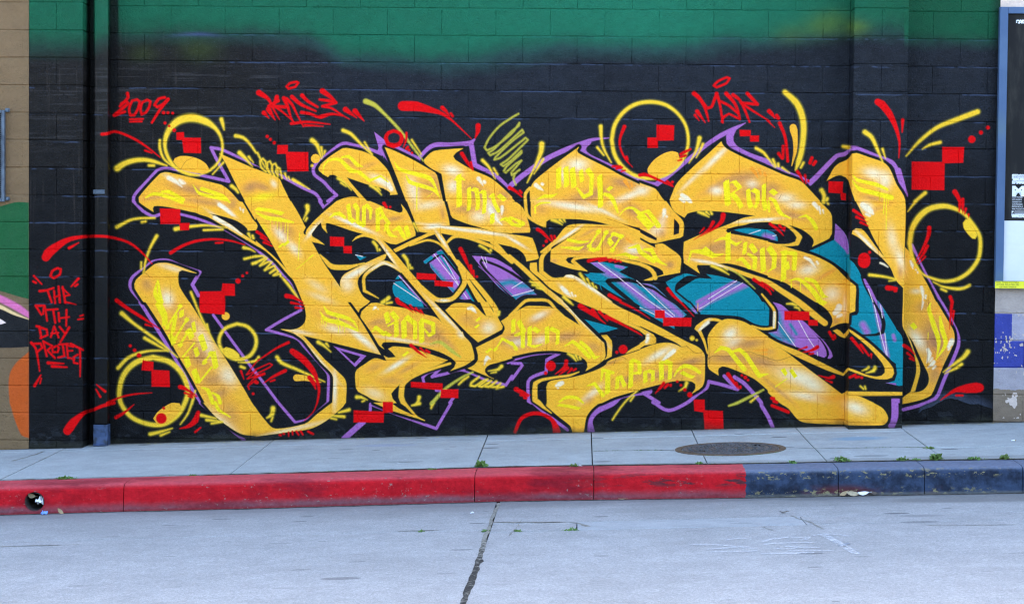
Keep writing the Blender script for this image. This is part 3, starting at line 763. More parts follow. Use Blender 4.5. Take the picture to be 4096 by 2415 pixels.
b C .5|6007,1172,41,20,0
b B .5|6059,1062,66,41,20
b O .5|6136,1013,76,14,45
b B .85|6144,810,107,168,8
b B .6|6159,561,56,96,-20
b C .8|6023,808,86,41,-55
b O .6|6255,852,30,102,10
b O .6|6178,638,30,132,28
s C 30,25,4|390,1966 441,1941 492,1899
s C 18,20,10|472,1949 492,1927 513,1927
s C 30,25,15,5|774,1769 826,1734 872,1694 892,1687
s C 11,6|931,1746 936,1730
s C 12,4|954,1733 954,1713
s C 28,25,15,6|739,1672 801,1635 877,1597 944,1547
s C 23,13,4|1954,1008 1939,993
s C 5|1975,998 1978,996
s C 20,28,23,4|2656,1008 2679,1013 2699,996 2715,976
s C 28,20,4|2802,640 2789,619 2780,586
s C 9|2820,635 2822,631
s C 30,25,5|3154,1939 3179,1919 3210,1899
s C 21|3202,1947 3205,1945
s C 25,28,5|4119,1761 4117,1735 4110,1707
s C 14|4135,1715 4138,1712
s C 20,30,5|3357,1174 3385,1147 3424,1109
s C 13,5|3431,1134 3444,1107
s C 12|3459,1114 3461,1111
s C 30,20,4|2724,1983 2742,1958 2758,1932
s C 23|2767,1960 2771,1955
s C 20,23,5|2904,1774 2904,1749 2901,1714
s C 20,23,15,5|2810,1753 2841,1713 2872,1668 2903,1640
s C 30,36,25,10|4249,1873 4285,1850 4311,1828 4321,1820
s C 23,23,5|4239,1845 4265,1828 4270,1825
s C 30,28,8|5235,1819 5251,1802 5264,1774
s C 15,15,6|5273,1795 5279,1772 5284,1744
s C 13,5|5302,1772 5307,1747
s C 18,23,15,5|5173,1417 5211,1397 5232,1372 5252,1344
s C 13|5262,1387 5272,1372
s C 38,46,36,15|5598,1815 5634,1785 5660,1765 5675,1748
s C 18,20|5625,1745 5650,1735
s C 46,48,36,5|5434,1051 5429,1030 5404,1005 5394,994
s C 23,25,8|5450,990 5430,982 5417,972
s C 30,36,20,4|3367,457 3347,447 3326,437 3316,431
s C 11|3334,417 3337,416
s C 30,30,20,5|4203,707 4173,681 4143,655 4118,634
s C 20,25,15,4|6044,1205 6052,1177 6058,1137 6054,1094
s C 13,10,3|6059,1093 6054,1062 6049,1037
s C 15,23,6|5960,1397 5973,1369 5979,1344
s C 9|6000,1336 6002,1333
s C 9|6014,1319 6015,1311
s C 14|6078,1142 6076,1122
s C 25,33,20,4|6100,738 6113,708 6104,662 6094,639
s C 13,13,5|6134,675 6124,657 6112,642
s C 25,28,10,3|6147,647 6132,627 6115,614 6103,604
s C 15,13|6158,614 6141,596
s C 36,38,25,15|6278,806 6271,786 6256,765 6251,758
s C 13|6264,750 6254,740
s C 20,15,8|4459,923 4424,892 4394,867
s C 17,17,10|4004,822 4006,796 3994,771
s C 13,13,6|5736,1382 5762,1372 5792,1352
s C 18,15|4894,1695 4919,1698
s C 15,16,12|4952,1005 4951,939 4948,893
s C 15,30,25,4|2030,1956 2045,1941 2071,1896 2076,1891
s O 30,23,4|3823,1973 3843,1948 3864,1907
s O 20,15,4|3869,1958 3876,1938 3879,1925
s O 11|3894,1945 3895,1940
s O 30,23,4|4767,2077 4793,2047 4814,2007
s O 23,18|4823,2068 4833,2038
s O 18|4864,2043 4869,2025
s O 15,13,3|3838,1545 3869,1520 3889,1510
s O 4,20,20|4801,716 4862,720 4897,722
s O 3,13|4857,691 4898,692
s O 11,10|442,1766 595,1747
s G 28|1745,1779 1753,1728 1761,1672 1792,1647
s G 28,30,30,20|1791,1784 1819,1744 1817,1652 1853,1627
s G 29|1865,1770 1864,1617
s G 28,30,15|1888,1775 1914,1745 1914,1674
s G 30|1967,1750 1971,1588
s G 25,28,15|1990,1751 2011,1695 1981,1669
s G 28,28,8|2016,1690 2052,1644 2017,1583
s G 30,30,8|2032,1624 2063,1558 2114,1541
s G 15,30,33,20|2088,1589 2129,1610 2160,1554 2175,1529
s G 28,30|2180,1620 2206,1544
s G 8,25,28,25|1608,1681 1644,1707 1679,1712 1720,1682
s G 38|2576,2007 2581,1812 2581,1776
s G 10,38,10|2544,1971 2579,1987 2620,1972
s G 30|2653,1911 2657,1813 2652,1747
s G 28,30,30|2676,1906 2710,1896 2723,1813 2718,1752
s G 28,30,30|2738,1887 2768,1882 2774,1814 2767,1727
s G 15,28,30,30|2809,1847 2834,1862 2840,1814 2876,1744
s G 25,28|2875,1862 2926,1822
s G 36,30|2831,1718 2831,1652
s G 13,30,30|2892,1673 2933,1683 2979,1648
s G 13,36|2978,1694 3060,1649
s G 30,20|2953,1694 2978,1674
s G 25|2979,1643 3055,1629
s G 4,25,33,33,15,4|2090,2104 2131,2048 2269,2009 2360,1979 2402,1914 2438,1828
s G 10,30,31,25,8|2182,1998 2208,1953 2320,1918 2392,1893 2422,1853
s G 36|2359,1859 2363,1857
s G 9|2262,1923 2262,1809 2263,1748
s G 36|3325,2064 3326,1922
s G 37|3378,2072 3385,1933
s G 37|3426,2065 3441,1929
s G 30|3490,2051 3501,1970
s G 25,33,33|3538,2061 3574,2011 3568,1879
s G 15,30,30|3463,1919 3515,1853 3570,1879
s G 37|3632,2011 3642,1822 3640,1781
s G 33,30|3697,1926 3720,1911
s G 25,30,33,15|3672,1875 3707,1865 3738,1823 3770,1742
s G 8,25,25,5|3165,1830 3221,1856 3271,1856 3317,1877
s G 6,13,20,36|3785,1722 3830,1768 3881,1774 3937,1729
s G 43,46|3932,1729 4024,1628
s G 10,30,41|3947,1744 3998,1749 4075,1644
s G 13,13,15,10|3153,1731 3150,1777 3191,1803 3262,1808
s G 36|3634,1604 3554,1476
s G 28|3560,1466 3611,1451
s G 36|3690,1599 3621,1457
s G 30|3741,1585 3706,1529 3732,1498
s G 36,38|3802,1570 3727,1448
s G 23|3731,1585 3812,1555
s G 25,23,10|3402,1531 3488,1514 3554,1522
s G 8,23,28,5|3351,1474 3428,1470 3478,1465 3519,1486
s G 10,30,36,36|3854,1474 3925,1490 3940,1450 4043,1380
s G 5,25,30,10|3758,1417 3834,1428 3875,1408 3926,1404
s G 20,30,30,6|3971,1465 4026,1461 4073,1385 4144,1348
s G 41|4577,1980 4591,1831 4594,1811
s G 28,30,30,20|4607,1970 4637,1980 4683,1930 4633,1899
s G 25,33,33|4618,1894 4669,1834 4695,1786
s G 30|4742,1920 4750,1833 4766,1787
s G 28,31,30|4774,1921 4813,1901 4816,1833 4796,1787
s G 31|4860,1957 4861,1834 4877,1773
s G 30,30|4911,1917 4952,1887
s G 20,30,30,10|4907,1856 4942,1834 4984,1749 5060,1709
s G 15|4897,1834 4903,1758
s G 5,20,30,31|5121,1715 5176,1730 5227,1685 5253,1635
s G 6,20,37,33,8|4302,1372 4325,1454 4396,1452 4488,1425 4564,1436
s G 30,30|4416,1480 4498,1415
s G 36|4597,1588 4600,1390
s G 8,23,25,6|4497,1531 4567,1555 4659,1508 4699,1533
s G 30|4727,1523 4720,1442
s G 28,33|4765,1509 4806,1453
s G 20,33,33|4751,1438 4802,1408 4798,1337
s G 13,28,30|4665,1391 4706,1402 4757,1341
s G 36|4854,1479 4866,1312
s G 36,38,30|4902,1490 4946,1429 4942,1333
s G 15,10|4939,1338 4899,1307
s G 38|5018,1461 5016,1248
s G 18,36,36|4998,1455 5099,1446 5093,1335
s G 25,20|5040,1380 5051,1329
s G 8,23,36,38|5057,1243 5128,1254 5225,1179 5297,1086
s G 25,30,30,5|5183,1257 5249,1235 5316,1129 5349,1124
s G 7|5075,1243 5075,1192
s G 7|5143,1229 5144,1168
s G 7|5266,1129 5267,1086
s G 36,25|5302,1085 5332,1070
s G 6,30,33|1931,824 1961,858 2022,810
s G 33|2036,968 2055,897
s G 28,33|2077,974 2124,918
s G 28,36,36|2057,877 2113,903 2117,795
s G 25,20|2022,825 2073,795
s G 38|2170,913 2176,786
s G 25,33,33|2185,944 2257,889 2257,777
s G 37|2302,915 2308,752
s G 25,33,30,25,13|2307,920 2392,890 2395,824 2364,803 2328,849
s L 10,25,30,13|2375,740 2446,753 2534,688 2600,643
s G 30|2996,928 2996,836
s G 30,30|3036,918 3078,832
s G 20,33,33|3012,811 3068,832 3069,730
s G 15,30|2987,759 3018,709
s G 31|3118,873 3120,745
s G 25,31|3144,868 3190,838
s G 15,23,8|3109,740 3155,728 3211,746
s G 31|3248,874 3252,757
s G 20,30,31|3271,869 3332,840 3328,750
s G 8,25,33,31|3384,736 3445,769 3496,729 3568,654
s G 25,28,26,6|3506,765 3563,715 3609,649 3645,660
s G 8,20,25|2875,722 2915,784 2987,744
s G 30|2723,932 2738,922
s G 30|2716,881 2731,871
s G 36|2804,699 2819,688
s G 28|2855,712 2870,697
s G 38|2179,668 2194,656
s G 8,25,25|3659,476 3671,558 3748,538
s G 37|3710,538 3710,385
s G 8,25,33|3556,437 3611,455 3673,369
s G 29|3784,508 3780,421
s G 20,29|3804,514 3838,437
s G 34|3886,632 3882,433
s G 20,30,30,15|3899,637 3945,612 3949,541 3905,535
s G 30|3989,551 3993,470
s G 20,30,30|4007,557 4048,547 4048,481
s G 34|4108,624 4114,492
s G 23,34,34|4133,629 4179,610 4175,497
s G 6,20,31,30,25|4205,513 4235,564 4286,596 4347,581 4398,546
s G 20,30,20|4261,549 4317,519 4353,510
s G 13,25,25,15|3348,314 3399,348 3475,346 3526,309
s G 20,26,20|3338,291 3420,282 3502,263
s G 8,28,34,35,35|4508,697 4558,735 4609,721 4660,661 4732,575
s G 15,28,34,34,8|4639,706 4695,722 4741,682 4844,528 4910,542
p G|5003,573 5034,591 5057,548 5040,525
p G|5067,569 5092,584 5131,529 5106,511
s G 8|4967,446 5052,508
s G 6,10,15,25,36,20|1555,2008 1560,2058 1590,2104 1677,2115 1764,2035 1815,2028
s G 15,25,30,10|1697,2133 1748,2139 1815,2076 1851,2064
s G 30,23,15,10|1830,2020 1907,1960 1989,1996 2045,1951
s G 10,25,28,25|216,1817 277,1846 370,1829 493,1784
s G 15,30,25|339,1862 390,1862 503,1805
s G 4,25,28|574,1917 626,1852 825,1808
s G 30,29,15|641,1887 800,1833 851,1788
s G 28,30,23|1051,1742 1153,1730 1255,1705
s G 10,30,33,15|1051,1714 1128,1676 1230,1662 1332,1642
s G 5|1161,1666 1158,1595
s G 5|1188,1667 1188,1626
s G 5|1213,1657 1211,1590
s G 5|1240,1652 1241,1586
s G 5|1274,1647 1270,1563
s G 6|1293,1647 1291,1499
s G 6|1381,1561 1372,1358
s G 38|1236,1473 1249,1463
s G 38|1274,1492 1287,1476
s G 30|1462,1387 1477,1387
s G 5|1360,1291 1451,1369
s G 4,30,31,20,4|1566,1019 1597,969 1720,934 1792,899 1833,828
s G 4,30,36,15|1535,978 1582,917 1694,888 1823,833
s G 5|1551,932 1552,881
s G 5|1566,917 1567,879
s G 5|1590,902 1581,861
s G 5|1666,944 1667,862
s G 6|1679,934 1677,811
s G 5|1700,873 1698,832
s G 5|1724,858 1725,817
s G 6,30,41|310,1199 289,1101 326,1033
s G 6,36,38|315,1194 325,1076 336,1033
s G 41,46,30|310,1031 362,930 365,863
s G 35|485,1013 377,833
s G 34|444,930 424,807
s G 36|536,911 434,746
s G 34|490,967 490,926
s G 36|542,819 475,700
s G 35|542,829 570,763
s G 25|578,881 591,809
s G 30|583,722 506,624
s G 36|634,784 671,677
s G 30|596,686 614,630
s G 36|527,614 545,548
s G 36|717,657 661,574
s G 37|730,657 753,540
s G 34|712,539 630,431
s G 36|584,522 620,430
s G 30|403,792 434,715
s G 10,31,31|646,390 692,370 729,276
s G 15,28,28|728,350 769,325 785,276
s G 25,25,10|751,276 772,225 864,169
s G 4,25,31,20|5517,2039 5555,1999 5697,1965 5778,1930
s G 4,30,35,38|5515,1998 5571,1933 5698,1899 5809,1870
s G 6|5723,1884 5724,1849
s G 7|5758,1884 5757,1842 5753,1751
s G 6|5773,1885 5775,1630
s G 5|5789,1875 5787,1822
s G 4,28,38,31,4|6119,1093 6103,1043 6143,916 6180,800 6167,673
s G 18,36,30,4|6187,983 6203,892 6231,780 6157,658
p G|5963,919 5991,942 6021,905 5994,882
s G 6|6101,865 6100,814
s S 10,18,18,18,20,30,56,66,61,48,36,25,25,25,30,15|620,1989 707,2030 773,2102 796,2194 783,2275 742,2341 670,2391 568,2418 471,2399 404,2343 369,2276 361,2200 389,2114 451,2038 543,1998 620,1989
p Y|424,2089 436,2114 471,2130 543,2130 615,2111 671,2076 696,2035 681,2010 635,2002 543,2014 472,2038
s S 18,20,15,8|323,2248 323,2190 354,2109 431,2046
s S 6,15|722,1997 804,2087
s S 51,41,37,30,25,8|1,2035 58,2073 140,2097 222,2100 293,2085 376,2058
s S 18|241,2059 279,2059
s S 30,25,8|787,2410 798,2372 808,2331
s S 28,23,18,13,15,6|895,2286 951,2274 1003,2226 1049,2161 1059,2161 1116,2054
s S 36,23,6|926,2159 973,2114 1021,2059
s S 18,5|995,2130 1029,2087
s S 28,23,15|866,1910 897,1887 915,1862
s S 12|1126,2019 1088,2054 1080,2100 1100,2118 1123,2095 1131,2039 1160,2001 1134,2055 1136,2090 1154,2098 1169,2070 1175,2014 1190,1989 1167,2035 1174,2073 1195,2081 1213,2045 1216,1987 1198,2020 1208,2055 1228,2045 1246,1974
s S 15,4|1267,2008 1285,1964
s S 10,5|1295,1982 1305,1960
s S 25,20,4|1328,1962 1382,1932 1454,1892
s S 38,30,10|1472,2258 1508,2225 1542,2124
d Y|1498,2121,34
d S|1473,2068,10
s S 18,6|1541,2205 1552,2135
s S 16,10|1568,2178 1562,2155
s S 28,25,18,9|1704,2334 1762,2309 1839,2233 1921,2156
s S 15,6|1867,2246 1924,2156
s L 38,31,20,19,15,6|1873,2553 1939,2526 2011,2463 2124,2347 2242,2196 2309,2111
s S 14,6|2221,2267 2293,2161
s S 23,18,4|1668,1976 1714,1948 1770,1888
s S 15,5|1691,1942 1729,1915
s S 23,20,4|1913,1925 1959,1895 1995,1854
s S 16,5|1966,1911 1987,1887
s L 12|3019,2469 2971,2441 2876,2374 2800,2282 2768,2216 2786,2194 2846,2222 2972,2324 3027,2401 3023,2380 2972,2340 2836,2202 2796,2176 2811,2158 2877,2192 3048,2350 3059,2330 2973,2264 2852,2146 2842,2126 2888,2141 3074,2290 3092,2275 2949,2132 2891,2091 2909,2078 2959,2112 3045,2193 3045,2178 2929,2071 2914,2040 2929,2030 3005,2097 3045,2120 2970,2031 2975,2010 3031,2051 2996,2021 2986,1985 3004,1940
s S 25,18,6|2753,2120 2802,2070 2849,1984
s S 14|2838,2060 2866,2015
s S 43,36,20,5|3196,2245 3192,2190 3152,2088 3090,1956
s S 19,15,4|3208,2132 3173,2073 3140,2022
s S 30,30,30,30,30,28,24,22,22,24,26,26,28,30,30,30,30|3719,2281 3740,2390 3801,2484 3891,2546 4001,2566 4111,2548 4204,2487 4269,2395 4291,2286 4272,2177 4209,2083 4117,2018 4008,1997 3897,2016 3805,2079 3742,2172 3719,2281
s S 31,23,18,6|3636,2381 3642,2295 3663,2209 3717,2113
s S 18,10|3612,2224 3661,2166
p Y|3989,2065 4034,2131 4109,2183 4174,2201 4215,2189 4225,2158 4256,2138 4186,2077 4111,2016 4050,2003 3999,2025
s S 33,20,4|4375,2301 4351,2205 4299,2114
s S 20,15,4|4401,2256 4381,2210 4352,2154
s S 25,20,15,14,4|4798,2229 4856,2194 4887,2154 4897,2144 4934,2091
s S 20,18|4925,2144 4946,2094
s S 18|4963,2114 4966,2094
s S 18,4|4994,2084 5050,2047
s Y 51,56,37,25,5|5071,2385 5076,2363 5088,2297 5088,2206 5065,2100
s S 39,51,51,49,46,43,41,10|5006,2647 5083,2579 5124,2509 5148,2409 5147,2308 5134,2202 5115,2131 5095,2070
s S 16|5152,2124 5133,2088
s S 25,30|5445,2247 5486,2240
s S 38,33,23,5|5605,2355 5656,2317 5702,2222 5744,2127
s S 18,4|5738,2231 5761,2162
s S 33,28,23|5289,1920 5310,1880 5303,1830
s S 23|5333,1858 5328,1845
s S 41,39,30,25,8|6438,2513 6293,2457 6143,2395 6014,2293 5916,2181
s S 25,20,6|6165,2284 6085,2263 6035,2233
s S 28,22|6061,1908 5987,1844
s S 37,43,48,43,41,31,24,26,28,30,30,30,28,25,20,13,25,37|5951,1531 5969,1642 6023,1733 6097,1790 6197,1811 6273,1796 6349,1757 6416,1682 6468,1596 6477,1506 6461,1414 6397,1323 6308,1266 6217,1250 6131,1269 6045,1309 5978,1415 5951,1531
p S|6345,1686 6365,1714 6390,1709 6416,1677 6453,1596 6438,1568 6418,1571 6382,1606 6351,1651
s S 5,15,23,23,21|6132,1244 6208,1209 6309,1195 6359,1201 6402,1222
s S 16|6193,1192 6229,1177
s S 23,3|5991,1844 5934,1768
s S 36,30,20,5|6398,726 6368,685 6294,629 6219,572
s S 23,23,3|6354,632 6314,604 6230,559
s S 28,17,15|-1,1594 120,1653 284,1666
s S 17|188,1632 216,1638
s S 31,23,15,4|442,1583 545,1602 673,1613 826,1597
s S 15|657,1577 801,1584
s S 26,18,15,13|301,1530 253,1443 217,1341 202,1249
s S 13|184,1330 184,1279
s S 25,15,6|960,1448 1006,1438 1045,1418
s S 18,15|965,1364 1052,1385
s S 23,18|1027,1329 1053,1336
s S 15|1052,1382 1104,1388 1134,1370 1083,1314 1150,1345 1170,1340 1119,1281 1191,1315 1201,1295 1160,1261 1206,1290 1222,1269 1186,1243 1237,1254 1240,1236
s S 18|1047,1334 1114,1368
s S 18,21,18,4|1255,1224 1294,1178 1351,1102 1381,1057
s S 21,5|995,1553 1012,1520
s S 18|1026,1538 1032,1520
s S 35,22,20,8|37,944 122,873 328,727 462,616
s S 26,22,8|212,759 276,724 390,661
s S 25,25,26,27,28,28,27,26,25,25,25|911,874 993,852 1050,784 1053,707 1009,635 928,606 845,628 789,689 776,760 819,837 911,874
p S|804,684 830,697 886,679 927,644 933,619 886,610 835,633
d Y|825,931,30
s S 18,15,13,4|561,1109 634,933 691,821 742,729
s S 15,10,6|683,867 691,841 701,816
s S 18,13,3|1056,595 984,584 922,583
s S 21,18|941,552 969,542
s S 43,43,41,37,35,35,35,33,33,37,41,43,43|276,614 405,579 498,488 540,360 499,232 442,159 350,107 236,110 113,160 35,257 19,354 55,483 148,576 276,614
s S 28,24,18,8|9,530 91,611 225,659 384,666
p Y|278,152 314,204 411,269 478,268 494,232 448,169 381,117 309,106
s S 16,14,6|581,305 540,191 484,110
s S 28,22,6|255,33 329,50 422,79
s S 18,8|335,24 402,51
s S 26,8|643,180 756,158
s S 22,10|684,146 787,137
s S 15|721,119 803,133
s S 13|595,364 572,266
s S 28,26,20,15,4|1215,627 1246,586 1364,536 1466,492 1577,444
s Y 51,41,20,4|1364,472 1426,471 1497,451 1549,439
s S 29,18,4|1526,743 1568,718 1622,670
s S 18,5|1588,733 1606,711
s S 20,10|1076,625 1056,605
s S 30,21,4|1821,332 1851,332 1898,312
s S 11|1862,299 1877,306
s S 37,33,8|1186,240 1179,194 1140,166
s S 12|1183,170 1173,142
s S 26,14|1761,235 1684,213
s S 22,12|1725,183 1633,189
s S 12|1666,162 1625,171
s S 26,10|2293,289 2237,273
s S 28,10|2395,295 2382,254
s S 25,24,4|2166,1401 2192,1366 2205,1290
s S 11|2212,1333 2218,1305
s S 12|2229,1311 2232,1305
s S 18,16,4|2739,1481 2782,1458 2818,1426
s S 17|2820,1449 2821,1445
s S 21,6|2241,1641 2272,1585
s S 25,15|2056,1084 2021,1048
s S 24|2052,1078 2006,1047
s S 14|2078,1048 2037,1040
s S 38,28,4|1437,1763 1442,1735 1409,1664
s S 18,12|1434,1674 1424,1654
s S 21,21,4|1938,1501 1962,1471 1969,1432
s S 15|1984,1445 1985,1440
s S 26,20,3|2910,577 2887,554 2811,540
s S 13,3|2867,533 2831,525
s S 16|2889,985 2886,965
s L 13,15,21,25|2693,529 2612,489 2485,399 2384,287
s S 13,18,10|2660,495 2627,474 2589,436
s S 16|2740,494 2684,449 2679,429 2710,424 2781,471 2806,476 2740,427 2761,420 2832,466 2786,425 2812,420 2872,462 2827,423 2873,421 2903,447 2873,411 2926,424
s S 28,20,5|2291,337 2284,307 2261,276
s S 18,26,4|3276,1679 3309,1672 3355,1644
s S 21,4|3337,1680 3362,1660
s S 18,5|3367,1683 3377,1666
s S 20,18,4|3493,1278 3521,1237 3547,1192
s S 16,5|3547,1240 3575,1184
s S 14,6|3586,1207 3599,1177
s S 11,4|3611,1185 3620,1170
s S 16,13|3120,1218 3186,1192
s S 16,13|3138,1191 3212,1181
s S 16,13|3171,1171 3222,1158
s S 25,20,6|3373,1103 3417,1066 3442,1044
s S 15,26,4|3410,677 3446,657 3470,622
s S 19,5|3469,663 3485,630
s S 16|3497,652 3502,640
s S 16,26,4|4373,1748 4408,1738 4453,1712
s S 19,5|4433,1750 4456,1729
s S 16|4466,1749 4474,1736
s S 21,21,3|4479,1349 4550,1319 4607,1284
s S 13,5|4575,1332 4596,1317
d S|4339,804,17
d S|4373,790,7
s S 26,21,4|4302,468 4293,438 4245,405
s L 13,18,20,12|4876,422 4791,377 4680,320 4621,300
s S 10,16|4836,375 4784,332
s S 10,11,11,10|3932,405 3847,325 3777,230 3749,184
s S 11|3907,364 3882,328
s S 8,20,12|5044,1069 5085,1070 5115,1058
s S 14|5105,1045 5133,1037
s S 11|5139,1023 5141,1021
s S 28,25,4|5709,599 5699,576 5644,558
s S 18,15,4|5661,601 5643,586 5613,574
s S 10|5602,458 5625,438
s S 10|5635,458 5641,438
s S 23,18,13|5657,1292 5758,1281 5854,1261
s S 8|5804,1248 5849,1254
s S 15|5301,1838 5311,1828
s S 13|5336,1825 5341,1818
p R|448,2308 504,2311 507,2270 632,2269 635,2154 504,2156 491,2250 448,2254
p R|1210,2220 1289,2221 1289,2170 1442,2169 1445,2027 1287,2023 1274,2155 1207,2154
p R|324,1737 478,1734 480,1629 550,1630 545,1576 475,1573 473,1621 329,1620
p R|800,1178 892,1174 895,1085 818,1086 821,1037 818,942 629,956 626,1035 628,1115 792,1119
p R|196,592 278,580 278,519 399,515 404,392 265,393 263,511 188,515
p R|1609,1538 1716,1534 1717,1468 1775,1469 1776,1413 1714,1415 1711,1465 1612,1467
p R|2266,1272 2412,1264 2410,1218 2542,1207 2540,1167 2402,1177 2399,1218 2264,1224
p R|4053,2397 4185,2393 4183,2282 4065,2278 4065,2225 3987,2224 3986,2300 4054,2301
p R|4672,2364 4756,2362 4756,2322 4819,2323 4817,2277 4752,2277 4749,2317 4676,2316
p R|5341,1987 5449,1985 5446,1902 5471,1897 5472,1846 5436,1849 5431,1897 5342,1903
p R|6181,2249 6344,2250 6339,2134 6201,2128 6202,1928 5960,1931 5957,2139 6183,2138
p R|2227,452 2467,442 2467,398 2587,400 2585,333 2452,334 2454,391 2229,411
p R|4057,1013 4131,1011 4134,958 4332,957 4330,891 4120,894 4119,950 4058,952
p R|5025,1016 5212,1013 5215,952 5276,950 5277,909 5209,909 5203,947 5026,947
p R|4356,343 4438,344 4441,264 4576,260 4583,122 4441,121 4431,248 4362,258
p R|1797,232 2017,224 2016,299 2093,300 2094,220 2027,214 2023,142 1797,140
d R|350,2455,13 383,2455,11 419,2452,10 361,2378,11 393,2355,10 430,2325,14
d R|1133,2284,12 1157,2262,11 1186,2237,12
d R|984,1259,9 952,1236,10 917,1197,19
d R|102,699,11 135,666,13 168,628,18 1035,348,10
d R|339,153,41 358,230,11
d R|6517,2396,14 6466,2359,15 6399,2308,27
d R|5615,1411,45 5615,1388,45 5654,1461,11
d R|3279,584,38 3242,530,13 3822,715,33 3775,692,11
d R|4231,478,10 4260,450,10 4288,417,13 4326,379,19 4715,529,9 4741,514,13 4761,494,9
d R|2718,1248,9 2062,1764,9
d R|3238,1519,12 3217,1486,8 3797,1372,8
s R 24,22,18,18,18,14,6|-115,2290 -66,2296 -25,2311 37,2297 139,2252 232,2192 324,2121
s R 16,10|211,2171 263,2153
s R 71,74,71,41,25,15,4|2150,2520 2188,2520 2255,2518 2367,2491 2443,2467 2520,2417 2668,2281
s R 31,25,6|2448,2510 2473,2487 2502,2449
s R 18|2513,2467 2527,2447
s R 38,31,6|2718,2378 2716,2337 2696,2284
s R 24,25,28,31,36,31,28,25,24|2086,2334 2131,2317 2147,2277 2127,2236 2086,2223 2043,2235 2026,2276 2042,2316 2086,2334
s R 16,18,5|2180,2320 2178,2267 2158,2211
s R 18|2192,2214 2181,2201
d R|2201,2191,10 2223,2170,9
s R 28,23,6|2598,2169 2639,2104 2678,2046
s R 18,7|2667,2104 2684,2046
s R 30,25,20,10|2958,1917 2976,1909 3007,1889 3050,1851
s R 18|3036,1894 3047,1880
s R 28,17,15,13,4|3813,2380 3781,2291 3784,2220 3826,2135 3877,2079
s R 21|3831,2154 3836,2137
s R 18|3728,2083 3786,2085
s R 21,18|3758,2068 3799,2076
s R 13|3794,2047 3822,2054
s R 25,28,24,20,6|3931,2019 3964,2025 3999,2017 4086,1980 4183,1936
s R 18|4137,1976 4172,1948
d R|4177,1971,10
s R 15,24,18|4308,2217 4270,2197 4235,2179
s R 20,15|4273,2170 4231,2156
s R 15,11|4242,2138 4216,2130
s R 31,25,10|4890,2505 4913,2482 4933,2455
s R 25|4947,2473 4960,2452
s R 15,3|4878,2437 4934,2383
s R 26,21,20,20|4970,2417 5011,2317 5030,2191 5034,2133
s R 23,17|4999,2244 4999,2155
s R 24,20|4966,2190 4992,2155
s R 24|5214,2160 5201,2122
s R 24|5241,2132 5227,2112
s R 23,20,8|5107,2058 5131,2025 5153,1977
s R 18,7|5165,2030 5173,1969
s R 19|5189,1990 5191,1985
s R 47,55,49,33,22,16,5|5697,2580 5728,2563 5784,2493 5826,2412 5853,2332 5864,2271 5860,2165
s R 24,8|5884,2448 5882,2357
s R 37,30,25,12|6280,1917 6303,1882 6319,1848 6315,1772
s R 23,23,6|6340,1863 6341,1817 6342,1759
s R 19,10|6364,1792 6357,1752
s R 16,10,3|6385,1750 6385,1739 6386,1723
s R 31,28,18,4|6095,1648 6091,1593 6052,1496 6002,1409
s R 23,20,4|6084,1512 6053,1451 6002,1382
s R 14,3|6069,1432 6019,1376
s R 25,24,23,18,4|6260,1134 6275,1097 6271,1065 6266,994 6259,892
s R 18,3|6288,1027 6279,925
s R 26,23,8|5922,767 5959,744 6004,701
s R 18,10|5949,710 5996,670
s R 16,10|5968,671 6001,655
s R 66,76,66,30,15,3|6489,457 6463,457 6398,450 6312,436 6253,400 6200,359
s R 15|6318,397 6366,398
s R 23,20,8|5531,1772 5574,1744 5620,1713
s R 21,6|5553,1723 5633,1686
s R 19,10|5585,1683 5639,1658
s R 37,38,25|5792,1197 5810,1195 5856,1191
s R 18|5846,1173 5856,1175
s R 61,71,63,36,22,20,18,18,14,6|-540,1361 -523,1389 -476,1430 -373,1493 -255,1518 -106,1523 -3,1507 100,1472 192,1401 265,1320
s R 22,8|-363,1432 -291,1473
s R 26,21,20,16,13,6|407,1404 494,1456 596,1493 724,1509 852,1500 968,1470
s R 13,15,12|747,1481 775,1483 801,1485
s R 30,24,22,6|-2,1041 90,976 187,917 326,829
s R 16,4|218,861 280,844
s R 32,30,20,8|481,393 507,386 548,363 602,333
s R 18,10|518,347 608,322
s R 13|543,324 579,313
s R 16,14,12,4|-73,266 40,313 143,335 267,346
s R 9|1056,587 984,491 1056,523 990,460 1056,482 998,414 1056,451 995,404 1005,381
s R 17,4|943,517 965,456
s R 8,20|-154,403 -89,352
s R 10,16|-158,367 -125,311
s R 63,67,61,25,22,24,26|-375,51 -357,77 -326,119 -248,187 -176,213 -114,240 -22,267
s R 26,20,4|-6,156 61,196 131,256
s R 30,45,26,5|619,200 597,140 546,97 479,77
s R 10,16|638,87 597,53
s R 21,14,8|1301,738 1209,693 1056,589
s R 41,50,50,41,26,18,12,7,6,3|1330,672 1363,649 1415,609 1482,533 1518,456 1534,380 1521,285 1509,254 1489,213 1423,148
s R 36,31,8|1461,475 1492,436 1508,389
s R 26,18,4|1277,525 1185,478 1112,427
s R 15,10|1197,454 1167,442
s R 9|1046,528 1158,579 1179,568 1159,549 1046,492
s R 23,20|1051,474 1118,500
s R 25|1054,436 1064,433
s R 23,20,6|1059,1568 1093,1548 1138,1519
s R 21,8|1092,1528 1157,1487
s R 19,8|1112,1490 1174,1462
s R 34,28,11|1284,1089 1340,1077 1407,1042
s R 19,8|1320,1038 1420,1019
s R 18,8|1354,1002 1408,996
s R 31,28,6|2594,1454 2630,1381 2667,1292
s R 21,17|2671,1330 2678,1272
s R 17,14|2691,1292 2697,1246
s R 25,18|2015,1791 2036,1761
s R 31,31,25,4|2120,1070 2128,1051 2174,1026 2243,973
s R 19,4|2219,1026 2266,968
s R 19,4|2261,1004 2301,962
s R 19,4|2297,989 2323,955
